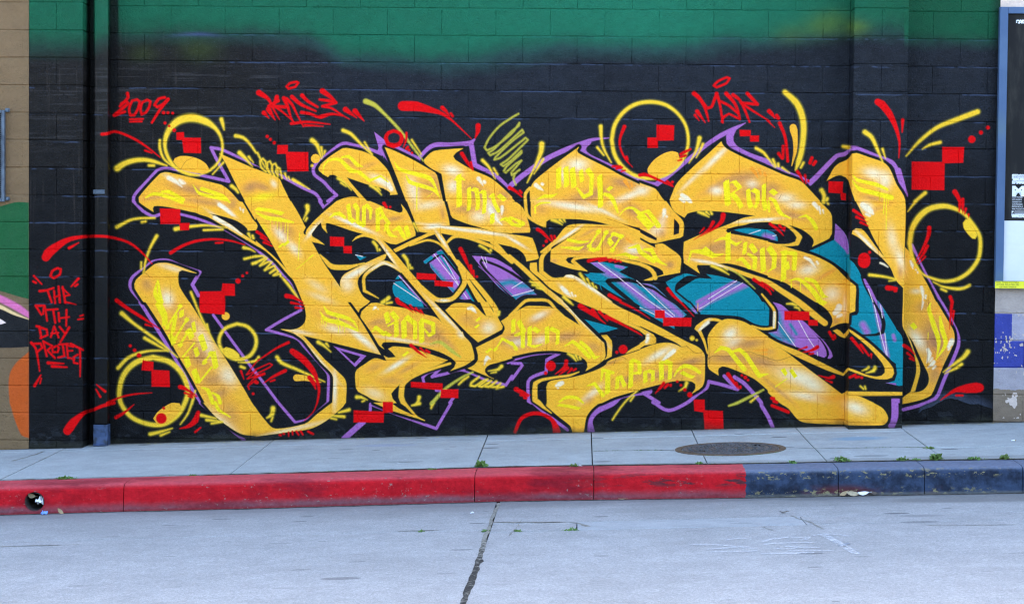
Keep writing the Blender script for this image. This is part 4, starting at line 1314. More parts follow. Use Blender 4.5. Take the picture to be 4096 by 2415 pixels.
s R 26,21,4|2227,728 2279,680 2344,636
s R 19,4|2299,706 2348,659
s R 19|2342,690 2364,675
s R 26,23,18,4|3171,1607 3208,1585 3249,1544 3286,1513
s R 19,10|3274,1559 3286,1528
s R 15|3298,1559 3305,1541
s R 26,21,13|3556,1375 3616,1391 3690,1400
s R 18,13|3637,1375 3731,1393
s R 18,13|3713,1376 3758,1388
s R 14|3754,1371 3785,1381
s R 29,20,18,14,10,3|3716,1120 3798,1077 3798,1069 3874,1034 3946,996 4020,946
s R 40,31,5|3498,1035 3570,990 3688,907
s R 29,6|3590,1008 3652,934
s R 24,9|3641,996 3703,928
s R 29,20,10,3|3692,961 3799,911 3948,831 3963,819
s R 29,29,4|3397,620 3391,580 3314,522
s R 26,3|3407,570 3340,512
s R 21,7|3437,563 3407,528
s R 16,10|3468,563 3450,549
s R 35,31,6|3021,405 3067,382 3126,363
s R 19|3057,362 3111,356
s R 17|3083,341 3101,339
s R 37,31,20,3|4559,1729 4550,1684 4495,1628 4394,1567
s R 25,18,3|4485,1674 4450,1617 4342,1540
s R 14,5|4417,1629 4384,1591
s R 26,20,10|4794,1250 4901,1175 4924,1139
s R 20,15,10|4855,1226 4901,1203 4942,1166
s R 23,20,15,4|4152,1173 4198,1117 4244,1078 4349,969
s R 26,21,4|4130,464 4105,430 4066,385
s R 21,18|4161,454 4139,430
s R 17|4183,452 4182,445
s R 29,23,4|4611,537 4653,477 4691,424
s R 19,7|4673,473 4695,430
s R 17|4705,445 4706,437
s R 21,21,4|4910,1666 4971,1622 5011,1579
s R 23,4|4981,1655 5019,1610
s R 19|5017,1635 5014,1625
s R 18,4|5197,747 5134,726
s R 31,24,6|5276,748 5237,724 5169,707
s R 14|5247,701 5218,695
s R 21,18|5365,861 5395,809
s R 18|5402,837 5407,818
s R 24,20,7|5531,816 5580,758 5619,706
s R 19,13|5600,768 5662,688
s R 16,3|5679,698 5680,668
s R 4,18,28|5285,536 5366,516 5399,526
s R 6,16|5339,502 5387,485
s R 19|5520,523 5563,543
s R 19|5568,525 5589,529
d R|5611,523,10
s R 25|4941,361 4956,359
s R 25|4959,338 4979,331
s R 22,24|4944,305 5066,258
s R 16|1454,67 1490,49
s R 16,12|1397,70 1414,42
s R 16,12|1364,68 1381,41
s R 14,10|1334,67 1336,42
s R 12,8|1305,61 1306,30
s R 15|1267,50 1271,47
s R 18|1239,39 1245,37
s R 24,26,28,26,30,51,59|3016,83 3064,186 3155,225 3237,213 3299,173 3325,112 3330,90
s R 24,20,20,18|77,2597 82,2567 41,2521 21,2500
s R 20,20,22,24,20|31,2520 67,2541 82,2521 -23,2432 57,2460
s R 18|149,2552 113,2542 90,2485 98,2435 129,2435 159,2486 169,2537 149,2552
s R 18|226,2550 190,2532 175,2476 185,2440 216,2456 241,2497 251,2538 226,2550
s R 20|359,2569 313,2558 282,2512 303,2497 344,2518 384,2554
s R 24,20,16|384,2557 323,2477 262,2380
s R 13|96,2404 195,2407
s R 13|96,2386 185,2388
s R 43,24,16,6|1069,2610 1139,2565 1170,2505 1224,2412
s R 20,24|1200,2581 1216,2551 1144,2512 1267,2505
s R 30,20,14,6|1205,2581 1180,2515 1252,2465 1339,2389
s R 30,22,14,8|1257,2571 1287,2506 1308,2435 1332,2389
s R 26,20,14,8|1277,2566 1318,2526 1354,2455 1406,2359
s R 30,24,14|1318,2582 1384,2527 1497,2477
s R 30,22,16|1394,2593 1435,2552 1512,2507
s R 18,22,22,20,16,12,5|1527,2563 1598,2554 1650,2541 1548,2513 1619,2498 1681,2458 1752,2418
s R 41,26,18|1547,2627 1608,2584 1647,2544
s R 24,20,20,12|1390,2466 1456,2456 1528,2431 1619,2458
s R 30,18,10|1538,2435 1619,2456 1701,2443
s R 22,18,8|1314,2382 1436,2395 1605,2379
s R 18,14,6|1416,2369 1477,2369 1554,2363
s R 33,6|1107,2461 1145,2421
s R 39,6|1142,2486 1191,2408
s R 39,6|1721,2491 1805,2429
s R 39,6|1793,2479 1861,2406
s R 17|1365,2687 1343,2658 1292,2643 1277,2658 1302,2683 1353,2694 1365,2687
s R 33,26,20,16,10|4329,2632 4373,2592 4409,2531 4430,2471 4441,2426
s R 24,20,20,22|4358,2612 4429,2522 4460,2532 4499,2633
s R 26,18,16,14|4497,2633 4520,2563 4536,2482 4547,2417
s R 30,22,18,16,14,22,10|4569,2634 4631,2564 4662,2493 4673,2443 4592,2483 4547,2452 4537,2421
s R 20,18,16|4530,2573 4591,2543 4662,2483
s R 26,20,18,14|4620,2624 4671,2584 4713,2504 4746,2423
s R 26,22,20,16,8|4726,2635 4803,2555 4681,2564 4773,2504 4895,2430
s R 30,6|4354,2499 4416,2415
s R 20,6|4339,2470 4370,2430
s R 17|4593,2745 4568,2709 4498,2679 4476,2691 4508,2724 4573,2753 4593,2745
s R 17|-427,1272 -435,1231 -481,1205 -505,1220 -492,1256 -450,1280 -427,1272
s R 15,10|-631,1219 -571,1158
s R 16|-636,1178 -616,1168
s R 20,10|-293,1202 -347,1142
s R 16|-299,1159 -318,1146
s R 20,16,14|-586,1105 -533,1112 -481,1130
s R 16,14|-528,1112 -495,1021
s R 14|-478,1108 -468,1014
s R 16|-443,1141 -433,1021
s R 12|-476,1059 -435,1075
s R 15|-412,1139 -392,1019
s R 14,8|-414,1129 -358,1078
s R 12|-402,1068 -361,1078
s R 14,6|-394,1025 -311,1007
s R 20,15,14|-615,994 -553,996 -561,933
s R 16,14|-610,983 -574,927
s R 14|-548,994 -530,882
s R 14|-533,964 -450,970
s R 15|-484,964 -468,867
s R 15|-443,942 -437,878
s R 16,12|-383,965 -385,844
s R 12|-440,901 -363,912
s R 20,15|-589,835 -574,753
s R 18,15,14|-610,840 -533,815 -527,774 -581,750
s R 14|-502,759 -476,841 -443,757
s R 12|-497,785 -445,792
s R 15|-435,837 -399,793
s R 18,14|-363,832 -429,721
s R 20,16,14,8|-651,714 -618,675 -600,593 -587,499
s R 16|-641,706 -579,709 -567,678 -608,643
s R 15|-560,727 -533,615
s R 15|-553,722 -491,692 -527,658 -471,600
s R 15|-455,693 -491,677 -486,644 -450,646 -440,677 -455,693
s R 14|-440,703 -373,709
s R 15|-412,703 -398,616 -445,605
s R 14|-381,704 -371,601
s R 13|-381,699 -331,687
s R 12|-375,655 -337,658
s R 13|-371,604 -323,594
s R 14|-298,628 -329,609 -326,566 -298,561
s R 18,14|-350,709 -257,664
s R 16,14,8|-280,674 -278,556 -279,461
s R 24,10|-522,563 -404,559
s R 22,10|-491,538 -378,532
s R 10,22|-577,470 -625,389
s R 10|-574,445 -584,406
s R 10,14|-296,894 -257,900
s R 10,12|-280,920 -255,928"""
CRACKS = """c K 5|419,710 496,731 532,742 624,733 676,746 753,729 804,709
c K 5|4264,738 4299,743 4335,713 4371,693 4426,699
c K 5|4463,648 4498,674 4559,670 4625,671
c K 4|4725,702 4771,708 4822,688 4908,664
c K 4|4908,659 4985,644 5111,686 5161,689
c K 4|482,2033 517,2090 574,2121
c K 4|207,1254 233,1239 248,1218
c K 4|4108,1421 4184,1422
c K 4|4972,1852 4992,1887
c K 4|3752,595 3772,651 3823,656 3853,636"""
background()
paint(STROKES.split('\n'))
for ln in CRACKS.split('\n'):
    if ln.strip():
        h, q = ln.split('|'); lay(*[(b, m * 0.6) for b, m in [stroke_mask(nums(q), [float(h.split()[2])], 2.0)]][0], (84, 58, 34))
# wear over everything: slightly patchy coverage and grime low down
Xg = ((np.arange(PW) + 0.5) / PS + PX)[None]; Zg = ((np.arange(PH) + 0.5) / PS + PZ0)[:, None]
wear = fbm(26, 34); grime = fbm(90, 130)
IMG *= (0.965 + 0.07 * wear)[..., None] * np.array([1.0, 0.76, 0.62], np.float32)   # pigments as they are in neutral light
low = (1 - sstep(-30, 60, Zg - 0.0366 * Xg + 44 - (grime - 0.5) * 120)) * (Xg < 6590) * (Xg > -670)
IMG += (low * 0.65)[..., None] * (lin((46, 46, 38)) - IMG)
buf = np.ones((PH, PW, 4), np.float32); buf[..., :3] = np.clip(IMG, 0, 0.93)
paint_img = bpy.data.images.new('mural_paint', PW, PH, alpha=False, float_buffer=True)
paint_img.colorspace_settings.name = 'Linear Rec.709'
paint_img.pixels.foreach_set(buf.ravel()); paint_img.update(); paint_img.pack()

def paint_material(name, rough=0.5, grain=1.0, spec=0.5):
    t = NT(name); x, y, z = t.xyz()
    k = t.math('MULTIPLY', y, -1.0 / 15.55)                         # paint projected from the camera position; forward faces line up only from there
    u = t.math('ADD', x, t.math('MULTIPLY', k, t.math('SUBTRACT', x, CX)))
    v = t.math('ADD', z, t.math('MULTIPLY', k, t.math('SUBTRACT', z, CZ)))
    u = t.math('MULTIPLY_ADD', u, 1000 * PS / PW, -PX * PS / PW); v = t.math('MULTIPLY_ADD', v, 1000 * PS / PH, -PZ0 * PS / PH)
    cb = t.n('ShaderNodeCombineXYZ'); t.l(u, cb.inputs[0]); t.l(v, cb.inputs[1])
    im = t.n('ShaderNodeTexImage'); im.image = paint_img; im.extension = 'EXTEND'; im.interpolation = 'Linear'; t.l(cb.outputs[0], im.inputs[0])
    g1 = t.noise(100, 3, 0.65); g2 = t.noise(42, 4, 0.6); g3 = t.noise(9, 3, 0.5)
    h = t.math('ADD', t.math('MULTIPLY', g1, 1.0), t.math('ADD', t.math('MULTIPLY', g2, 0.8), t.math('MULTIPLY', g3, 0.7)))
    pit = t.ramp(t.noise(75, 2, 0.5), 0.28, 0.36, -0.5, 0.0)
    nb = t.bump(t.math('ADD', h, pit), 0.0075 * grain, 1.0)
    rg = t.ramp(g3, 0.3, 0.7, rough - 0.08, rough + 0.12)
    col = t.mix(0.10, im.outputs[0], t.ramp(g2, 0.3, 0.7, 0.55, 1.3), 'MULTIPLY')
    bw = t.n('ShaderNodeRGBToBW'); t.l(im.outputs[0], bw.inputs[0])                # the rolled black enamel is glossier than the spray cans
    m = t.fin(col, rg, nb, spec); t.l(t.ramp(bw.outputs[0], 0.01, 0.12, spec * 0.9, spec * 0.5), t.b.inputs['Specular IOR Level'])
    return m
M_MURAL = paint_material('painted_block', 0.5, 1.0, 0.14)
M_BROWN = paint_material('brown_painted_block', 0.7, 0.8, 0.3)
M_PALE = paint_material('pale_painted_block', 0.75, 0.7, 0.25)

# ================================================================ ground planes
def zs(x, y): return -0.0441 + 0.0366 * x + 0.0085 * y              # pavement
def zt(x, y): return -0.252 + 0.0375 * (x + 0.2) - 0.02 * (y + 2.38)   # carriageway, rising to its crown
KBX = [-9, -1.6, -0.33, 0.53, 1.37, 2.26, 3.06, 3.6, 4.57, 5.52, 6.37, 9, 17]
KBY = [-2.05, -2.03, -2.016, -1.99, -2.0, -1.965, -1.94, -1.975, -2.07, -2.105, -2.173, -2.3, -2.4]
def kb(x): return float(np.interp(x, KBX, KBY))                     # back of kerb
def kf(x): return kb(x) - 0.325                                     # front arris of kerb

def concrete(name, base, dark, spots=0.5, fine=1.0, extra=None):
    t = NT(name); x, y, z = t.xyz()
    n1 = t.noise(1.3, 5, 0.6); n2 = t.noise(7, 5, 0.65); n3 = t.noise(170, 3, 0.7); n4 = t.noise(60, 3, 0.6)
    c = t.mix(t.ramp(n1, 0.3, 0.75), base, dark)
    c = t.mix(0.8, c, t.ramp(n2, 0.25, 0.8, 0.84, 1.12), 'MULTIPLY')
    c = t.mix(0.9 * fine, c, t.ramp(n3, 0.3, 0.7, 0.68, 1.32), 'MULTIPLY')
    c = t.mix(0.6 * fine, c, t.ramp(n4, 0.33, 0.67, 0.78, 1.20), 'MULTIPLY')
    d, vc = t.voro(3.0, stretch=(0.42, 1, 1), col=True)                                    # trodden gum and drips
    sel = t.n('ShaderNodeSeparateColor'); t.l(vc, sel.inputs[0])
    rad = t.math('MULTIPLY', t.ramp(sel.outputs[0], 0.45, 1.0), 0.20)
    spot = t.math('MULTIPLY', t.math('LESS_THAN', d, rad), t.ramp(sel.outputs[1], 0.1, 1.0, 0.1, 0.85))
    d2, vc2 = t.voro(8.5, stretch=(0.45, 1, 1), col=True)
    s2 = t.n('ShaderNodeSeparateColor'); t.l(vc2, s2.inputs[0])
    spot2 = t.math('MULTIPLY', t.math('LESS_THAN', d2, t.math('MULTIPLY', t.ramp(s2.outputs[0], 0.66, 1.0), 0.26)), t.ramp(s2.outputs[1], 0.2, 1.0, 0.1, 0.8))
    c = t.mix(t.math('MULTIPLY', t.math('MAXIMUM', spot, spot2), spots), c, (0.05, 0.05, 0.055))
    streak = t.ramp(t.noise(9, 4, 0.6, stretch=(0.16, 1, 1)), 0.60, 0.78)
    c = t.mix(t.math('MULTIPLY', streak, 0.16), c, (0.16, 0.155, 0.15))
    if extra: c = extra(t, c, x, y, z)
    nb = t.bump(n3, 0.0025, 0.8); nb = t.bump(n4, 0.004, 0.6, nb)
    return t.fin(c, t.ramp(n2, 0.2, 0.8, 0.75, 0.92), nb, 0.25)
def blob(t, x, y, cx, cy, rx, ry):
    a = t.math('DIVIDE', t.math('SUBTRACT', x, cx), rx); b = t.math('DIVIDE', t.math('SUBTRACT', y, cy), ry)
    return t.math('ADD', t.math('MULTIPLY', a, a), t.math('MULTIPLY', b, b))
def ex_walk(t, c, x, y, z):
    w = t.math('MULTIPLY', t.noise(9, 4, 0.6), 0.9)                  # overspray and paint drips by the wall, grime in the angle
    m = t.ramp(t.math('ADD', blob(t, x, y, 5.5, -0.8, 0.27, 0.16), w), 0.4, 1.4, 0.6, 0.0); c = t.mix(m, c, (0.13, 0.27, 0.38))
    m = t.ramp(t.math('ADD', blob(t, x, y, 2.1, -0.55, 0.3, 0.12), w), 0.4, 1.3, 0.35, 0.0); c = t.mix(m, c, (0.22, 0.27, 0.45))
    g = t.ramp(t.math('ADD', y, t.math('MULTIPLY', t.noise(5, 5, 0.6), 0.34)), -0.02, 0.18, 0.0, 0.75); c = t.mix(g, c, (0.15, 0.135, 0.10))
    yl = t.math('MULTIPLY', t.math('GREATER_THAN', t.noise(26, 2, 0.5), 0.66), t.math('GREATER_THAN', y, -0.12)); c = t.mix(t.math('MULTIPLY', yl, 0.8), c, (0.5, 0.42, 0.10))
    wt = t.math('GREATER_THAN', t.noise(19, 3, 0.5, off=(3, 1, 0)), 0.735); c = t.mix(t.math('MULTIPLY', wt, 0.6), c, (0.62, 0.64, 0.66))
    bk = t.ramp(t.math('ADD', y, t.math('MULTIPLY', t.noise(6, 4, 0.6), 0.12)), -1.92, -1.84, 0.4, 0.0); c = t.mix(bk, c, (0.13, 0.12, 0.11))
    return c
def ex_road(t, c, x, y, z):
    n = t.noise(2.2, 5, 0.62, stretch=(0.5, 1.6, 1))
    g = t.ramp(t.math('ADD', y, t.math('MULTIPLY', n, 1.1)), -2.55, -1.75, 0.0, 0.85); g = t.math('MULTIPLY', g, t.ramp(x, 3.2, 5.6, 0.62, 1.0)); g = t.math('MAXIMUM', g, t.ramp(t.math('ADD', blob(t, x, y, 6.4, -2.75, 1.3, 0.24), t.math('MULTIPLY', n, 0.9)), 0.75, 1.5, 0.62, 0.0)); c = t.mix(g, c, (0.115, 0.11, 0.105))   # oily gutter
    ln = t.ramp(t.noise(13, 5, 0.7, stretch=(0.12, 1.4, 1), off=(4, 2, 0)), 0.66, 0.74); c = t.mix(t.math('MULTIPLY', ln, 0.5), c, (0.08, 0.08, 0.08))
    return c
M_WALK = concrete('pavement_concrete', (0.375, 0.39, 0.38), (0.315, 0.33, 0.32), 0.9, 0.55, ex_walk)
M_ROAD = concrete('carriageway_concrete', (0.32, 0.313, 0.305), (0.275, 0.27, 0.263), 0.8, 1.0, ex_road)
M_PATCH = concrete('patch_concrete', (0.335, 0.34, 0.34), (0.31, 0.315, 0.315), 0.35, 0.5)
t = NT('joint_dirt_shade'); M_JOINT = t.fin(t.mix(t.ramp(t.noise(40, 4), 0.35, 0.7), (0.035, 0.032, 0.028), (0.14, 0.125, 0.10)), 0.95, t.bump(t.noise(120, 3), 0.006), 0.1)
t = NT('earth'); M_EARTH = t.fin(t.mix(t.noise(2, 5), (0.20, 0.19, 0.17), (0.30, 0.29, 0.27)), 0.95)

def slab(name, x0, x1, yf, yb, zf, mat, parent, th=0.1, nx=1, jag=0.0, lift=0.0):
    """a concrete slab between two x and two y edges (edges may be functions of x), top following the ground"""
    F = yf if callable(yf) else (lambda x: yf); B = yb if callable(yb) else (lambda x: yb)
    n = max(nx, 1); c = 0.006; v = []; f = []
    for i in range(n + 1):
        x = x0 + (x1 - x0) * i / n; a, b = F(x), B(x)
        j0 = rnd.uniform(-jag, jag); j1 = rnd.uniform(-jag, jag)
        xx = x
        for (yy, dz, dx) in ((a + j0, -th, 0), (a + j0, -c, 0), (a + j0 + c, 0, 0), (b + j1 - c, 0, 0), (b + j1, -c, 0), (b + j1, -th, 0)):
            v.append((xx, yy, zf(xx, yy) + dz + lift))
    for i in range(n):
        for k in range(5): f.append((i*6 + k, i*6 + 6 + k, i*6 + 7 + k, i*6 + k + 1))
    f.append((0, 1, 2, 3, 4, 5)); e = n * 6; f.append((e + 5, e + 4, e + 3, e + 2, e + 1, e))
    return obj(name, mesh(name, v, f, mat), parent)

ground = tag(MB().quad((-400, -400, -17), (400, -400, 13), (400, 400, 13), (-400, 400, -17)).build('ground', M_EARTH), kind='structure')
ground.location.z = -0.9
PYF = -0.22                                                                # how far the pilasters and the brown wall stand forward
XL0, XL1, XR0, XR1, XE = -0.608, -0.207, 5.486, 5.884, 6.592
# ---- pavement
walk = tag(empty('pavement'), kind='structure')
MB().quad((-9, kb(-9), zs(-9, -2) - 0.03), (17, kb(17), zs(17, -2) - 0.03), (17, 0.1, zs(17, 0.1) - 0.03), (-9, 0.1, zs(-9, 0.1) - 0.03)).build('joint_bed', M_JOINT, walk)
XJ = [-9, -6.46, -4.93, -3.4, -1.87, -0.335, 1.195, 2.812, 3.59, 4.342, 5.119, 5.878, 7.41, 8.94, 17]
G = 0.004
for i in range(len(XJ) - 1):
    a, b = XJ[i] + G, XJ[i + 1] - G
    lf = rnd.uniform(-0.002, 0.002)
    back = lambda x: kb(x) + 0.012
    if XJ[i] >= 3.5:
        mid = lambda x: -1.19 - 0.105 * (x - 3.6)
        slab('slab', a, b, back, lambda x: mid(x) - G, zs, M_WALK, walk, nx=4, jag=0.004, lift=lf)
        slab('slab', a, b, lambda x: mid(x) + G, -0.40, zs, M_WALK, walk, nx=2, jag=0.001, lift=-lf)
    else:
        slab('slab', a, b, back, -0.40, zs, M_WALK, walk, nx=5, jag=0.003, lift=lf)
    slab('slab', a, b, -0.393, 0.06, zs, M_WALK, walk, nx=1, lift=lf * 0.5 + 0.0005)
# ---- carriageway
road = tag(empty('road'), kind='structure')
MB().quad((-9, -30, zt(-9, -30) - 0.03), (17, -30, zt(17, -30) - 0.03), (17, -2.2, zt(17, -2.2) - 0.03), (-9, -2.2, zt(-9, -2.2) - 0.03)).build('joint_bed', M_JOINT, road)
RJ = [-9, -1.6, 2.985, 7.57, 17]
kfoot = lambda x: kf(x) - 0.018
for i in range(4):
    g0 = 0.012 if i == 2 else 0.006; g1 = 0.012 if i == 1 else 0.006
    a, b = RJ[i] + g0, RJ[i + 1] - g1
    lj = 0.006
    if i == 2:
        slab('slab', a, b, -3.42, kfoot, zt, M_ROAD, road, nx=14, jag=0.003)
        slab('slab', a, 3.49, -3.80, -3.432, zt, M_ROAD, road, nx=4, jag=0.003)
        slab('concrete_patch', 3.497, 4.80, -3.80, -3.430, zt, M_PATCH, road, nx=4, jag=0.004, lift=0.001)
        slab('slab', 4.806, b, -3.80, -3.425, zt, M_ROAD, road, nx=2, jag=0.0)
        slab('slab', a, b, -9.0, -3.807, zt, M_ROAD, road, nx=14, jag=0.003)
    else:
        slab('slab', a, b, -3.70, kfoot, zt, M_ROAD, road, nx=10, jag=0.002)
        slab('slab', a, b, -9.0, -3.705, zt, M_ROAD, road, nx=10, jag=0.002)
    for y0 in (-9.006, -14.5, -20.0): slab('slab', a, b, y0 - 5.49, y0, zt, M_ROAD, road, nx=1)
# crumbling filler in the transverse joint
v = []; f = []; n = 70
for i in range(n + 1):
    y = -2.40 - i * 0.095; w = 0.008 + 0.009 * rnd.random() + (0.008 * rnd.random() if -6.6 < y < -4.9 else 0)
    c = 2.985 + rnd.uniform(-0.004, 0.004) + 0.006 * math.sin(y * 2.1)
    v += [(c - w, y, zt(c, y) + 0.002), (c, y, zt(c, y) + 0.004 + rnd.uniform(-0.003, 0.004)), (c + w, y, zt(c, y) + 0.002)]
for i in range(n): f += [(i*3, i*3+3, i*3+4, i*3+1), (i*3+1, i*3+4, i*3+5, i*3+2)]
t = NT('joint_filler'); ff = t.noise(30, 5, 0.7)
M_FILL = t.fin(t.mix(t.ramp(t.math('ADD', ff, t.ramp(t.xyz()[1], -3.8, -5.4, 0.12, -0.10)), 0.36, 0.66), (0.022, 0.021, 0.02), (0.25, 0.235, 0.20)), 0.9, t.bump(t.noise(90, 4), 0.008), 0.2)
obj('joint_filler', mesh('joint_filler', v, f, M_FILL), road)

def seam(name, pts, w, zf, mat, parent, lift=0.0022, step=0.05, wob=0.006):
    v = []; f = []; P = []
    for (xa, ya), (xb, yb_) in zip(pts[:-1], pts[1:]):
        k = max(1, int(math.hypot(xb - xa, yb_ - ya) / step))
        P += [(xa + (xb - xa) * i / k, ya + (yb_ - ya) * i / k) for i in range(k)]
    P.append(pts[-1])
    for i, (x, y) in enumerate(P):
        a = P[max(i - 1, 0)]; b = P[min(i + 1, len(P) - 1)]; d = Vector((b[0] - a[0], b[1] - a[1], 0)).normalized(); n_ = Vector((-d.y, d.x, 0))
        ww = w * rnd.uniform(0.35, 1.1); o = rnd.uniform(-wob, wob)
        for q in (-ww / 2 + o, ww / 2 + o): v.append((x + n_.x * q, y + n_.y * q, zf(x + n_.x * q, y + n_.y * q) + lift))
    for i in range(len(P) - 1): f.append((i*2, i*2 + 2, i*2 + 3, i*2 + 1))
    return obj(name, mesh(name, v, f, mat), parent)
seam('joint_dirt_shade', [(x, kb(x) + 0.008) for x in (1.6, 2.26, 3.06, 3.6, 4.57, 5.52, 6.37, 9.0)], 0.05, zs, M_JOINT, walk)
seam('joint_dirt_shade', [(-9.0, kb(-9) + 0.008), (-1.6, kb(-1.6) + 0.008), (-0.33, kb(-0.33) + 0.008), (1.6, kb(1.6) + 0.008)], 0.018, zs, M_JOINT, walk)
seam('joint_dirt_shade', [(XL1, -0.012), (XR0, -0.012)], 0.045, zs, M_JOINT, walk, wob=0.004)  # dirt line with contact shadow painted in along the wall foot
seam('joint_dirt_shade', [(XR1, -0.012), (XE, -0.012), (9.0, -0.012)], 0.04, zs, M_JOINT, walk, wob=0.004)
seam('joint_dirt_shade', [(-3.0, PYF - 0.008), (XL1, PYF - 0.008)], 0.04, zs, M_JOINT, walk, wob=0.004)
seam('joint_dirt_shade', [(XR0, PYF - 0.008), (XR1, PYF - 0.008)], 0.04, zs, M_JOINT, walk, wob=0.004)
seam('joint_dirt_shade', [(x, kfoot(x) - 0.014) for x in (-9, -1.6, -0.33, 0.53, 1.37, 2.26, 3.06, 3.6, 4.57, 5.52, 6.37, 9.0)], 0.05, zt, M_JOINT, road, wob=0.008)  # dark strip: gutter dirt and painted contact shadow under the kerb
seam('joint_dirt_shade', [(3.6, -1.19), (4.16, -1.249)], 0.022, zs, M_JOINT, walk)
seam('joint_dirt_shade', [(4.94, -1.33), (5.878, -1.43)], 0.022, zs, M_JOINT, walk)
seam('crack', [(-0.45, -0.40), (-0.47, -0.62), (-0.50, -0.80), (-0.54, -0.95)], 0.03, zs, M_FILL, walk)
seam('crack', [(3.0, -3.36), (3.2, -3.40), (3.45, -3.43), (3.50, -3.50), (3.56, -3.66)], 0.035, zt, M_FILL, road)
seam('crack', [(4.76, -3.38), (4.79, -3.56), (4.84, -3.70), (4.87, -4.02)], 0.014, zt, M_FILL, road)
seam('crack', [(4.55, -3.86), (4.60, -4.04)], 0.010, zt, M_FILL, road)
seam('crack', [(2.45, -3.663), (2.69, -3.664)], 0.022, zt, M_FILL, road)
seam('crack', [(-0.9, -3.95), (-0.2, -3.93), (0.66, -3.92)], 0.020, zt, M_FILL, road)
seam('crack', [(5.45, -3.97), (5.95, -4.03)], 0.018, zt, M_FILL, road)
seam('crack', [(3.16, -3.25), (3.15, -3.55), (3.11, -4.0)], 0.006, zt, M_FILL, road)
# ---- kerb
t = NT('kerb_paint'); x, y, z = t.xyz()
h = t.math('MULTIPLY', t.math('SUBTRACT', z, t.math('MULTIPLY_ADD', x, 0.0372, -0.247)), 0.86)           # height above the gutter
n1 = t.noise(9, 5, 0.65); n2 = t.noise(38, 4, 0.65); n3 = t.noise(3, 4, 0.6, stretch=(0.5, 1, 1)); n4 = t.noise(120, 3, 0.6)
red = t.mix(t.ramp(n1, 0.3, 0.7), (0.56, 0.011, 0.018), (0.42, 0.009, 0.015))
red = t.mix(t.ramp(h, 0.128, 0.155, 0.0, 0.42), red, (0.50, 0.15, 0.17))       # faded on top
grime = t.math('MULTIPLY', t.ramp(t.math('ADD', h, t.math('MULTIPLY', n1, 0.05)), 0.045, 0.09, 0.85, 0.0), t.ramp(n3, 0.3, 0.62, 0.45, 1.0))
red = t.mix(grime, red, (0.15, 0.085, 0.10))
big = t.ramp(t.noise(2.1, 5, 0.65, stretch=(0.7, 1, 2.2), off=(7, 0, 0)), 0.50, 0.66, 0.0, 0.6); red = t.mix(big, red, (0.16, 0.012, 0.022))
red = t.mix(t.ramp(t.math('ADD', h, t.math('MULTIPLY', n2, 0.02)), 0.012, 0.032, 0.75, 0.0), red, (0.26, 0.02, 0.025))
sc = t.math('MULTIPLY', t.ramp(t.noise(6, 5, 0.7, stretch=(0.55, 1, 3.2), off=(1, 0, 0)), 0.50, 0.57), t.ramp(x, 3.0, 4.4, 0.0, 1.0))
sc = t.math('MULTIPLY', sc, t.math('MULTIPLY', t.ramp(h, 0.06, 0.085), t.ramp(h, 0.150, 0.132)))
red = t.mix(t.math('MULTIPLY', sc, 0.85), red, (0.035, 0.03, 0.035))
fl = t.math('MULTIPLY', t.math('GREATER_THAN', t.noise(46, 5, 0.7, stretch=(0.6, 1, 1), off=(2, 5, 1)), 0.635), t.ramp(n3, 0.42, 0.55)); red = t.mix(t.math('MULTIPLY', fl, 0.75), red, (0.26, 0.20, 0.18))
blu = t.mix(t.ramp(n1, 0.35, 0.68), (0.042, 0.062, 0.11), (0.018, 0.023, 0.038))
blu = t.mix(t.ramp(h, 0.125, 0.150, 0.0, 0.75), blu, (0.17, 0.19, 0.25))
blu = t.mix(t.math('MULTIPLY', t.ramp(n3, 0.5, 0.62), t.ramp(h, 0.08, 0.04)), blu, (0.085, 0.03, 0.035))
chip = t.math('MULTIPLY', t.math('GREATER_THAN', t.noise(34, 5, 0.7, stretch=(0.6, 1, 1.2)), 0.575), t.math('MAXIMUM', t.math('MULTIPLY', t.ramp(h, 0.088, 0.115), t.ramp(h, 0.150, 0.136)), t.ramp(h, 0.058, 0.028)))
blu = t.mix(t.math('MULTIPLY', chip, t.ramp(n3, 0.38, 0.5)), blu, (0.25, 0.21, 0.11))
blu = t.mix(t.ramp(h, 0.026, 0.012, 0.0, 0.6), blu, (0.15, 0.145, 0.13))
ed = t.math('GREATER_THAN', t.math('ADD', x, t.math('MULTIPLY', n2, 0.03)), 4.58)
kc = t.mix(ed, red, blu)
kc = t.mix(0.55, kc, t.ramp(n2, 0.25, 0.75, 0.72, 1.22), 'MULTIPLY')
M_KERB = t.fin(kc, t.ramp(n1, 0.2, 0.8, 0.55, 0.8), t.bump(n2, 0.008, 0.7, t.bump(n4, 0.002, 0.6)), 0.06)
kerb = tag(empty('kerb'), kind='structure')
def kprof(x):
    yb, yf = kb(x), kf(x); zt_, zb = zs(x, yf) - 0.003, zt(x, kfoot(x))
    return [(yb + 0.006, zs(x, yb) - 0.09), (yb + 0.006, zs(x, yb) - 0.008), (yb - 0.002, zs(x, yb) - 0.002), (yf + 0.05, zt_ + 0.0), (yf + 0.024, zt_ - 0.005), (yf + 0.008, zt_ - 0.014), (yf, zt_ - 0.034), (yf - 0.020, zb - 0.03)]
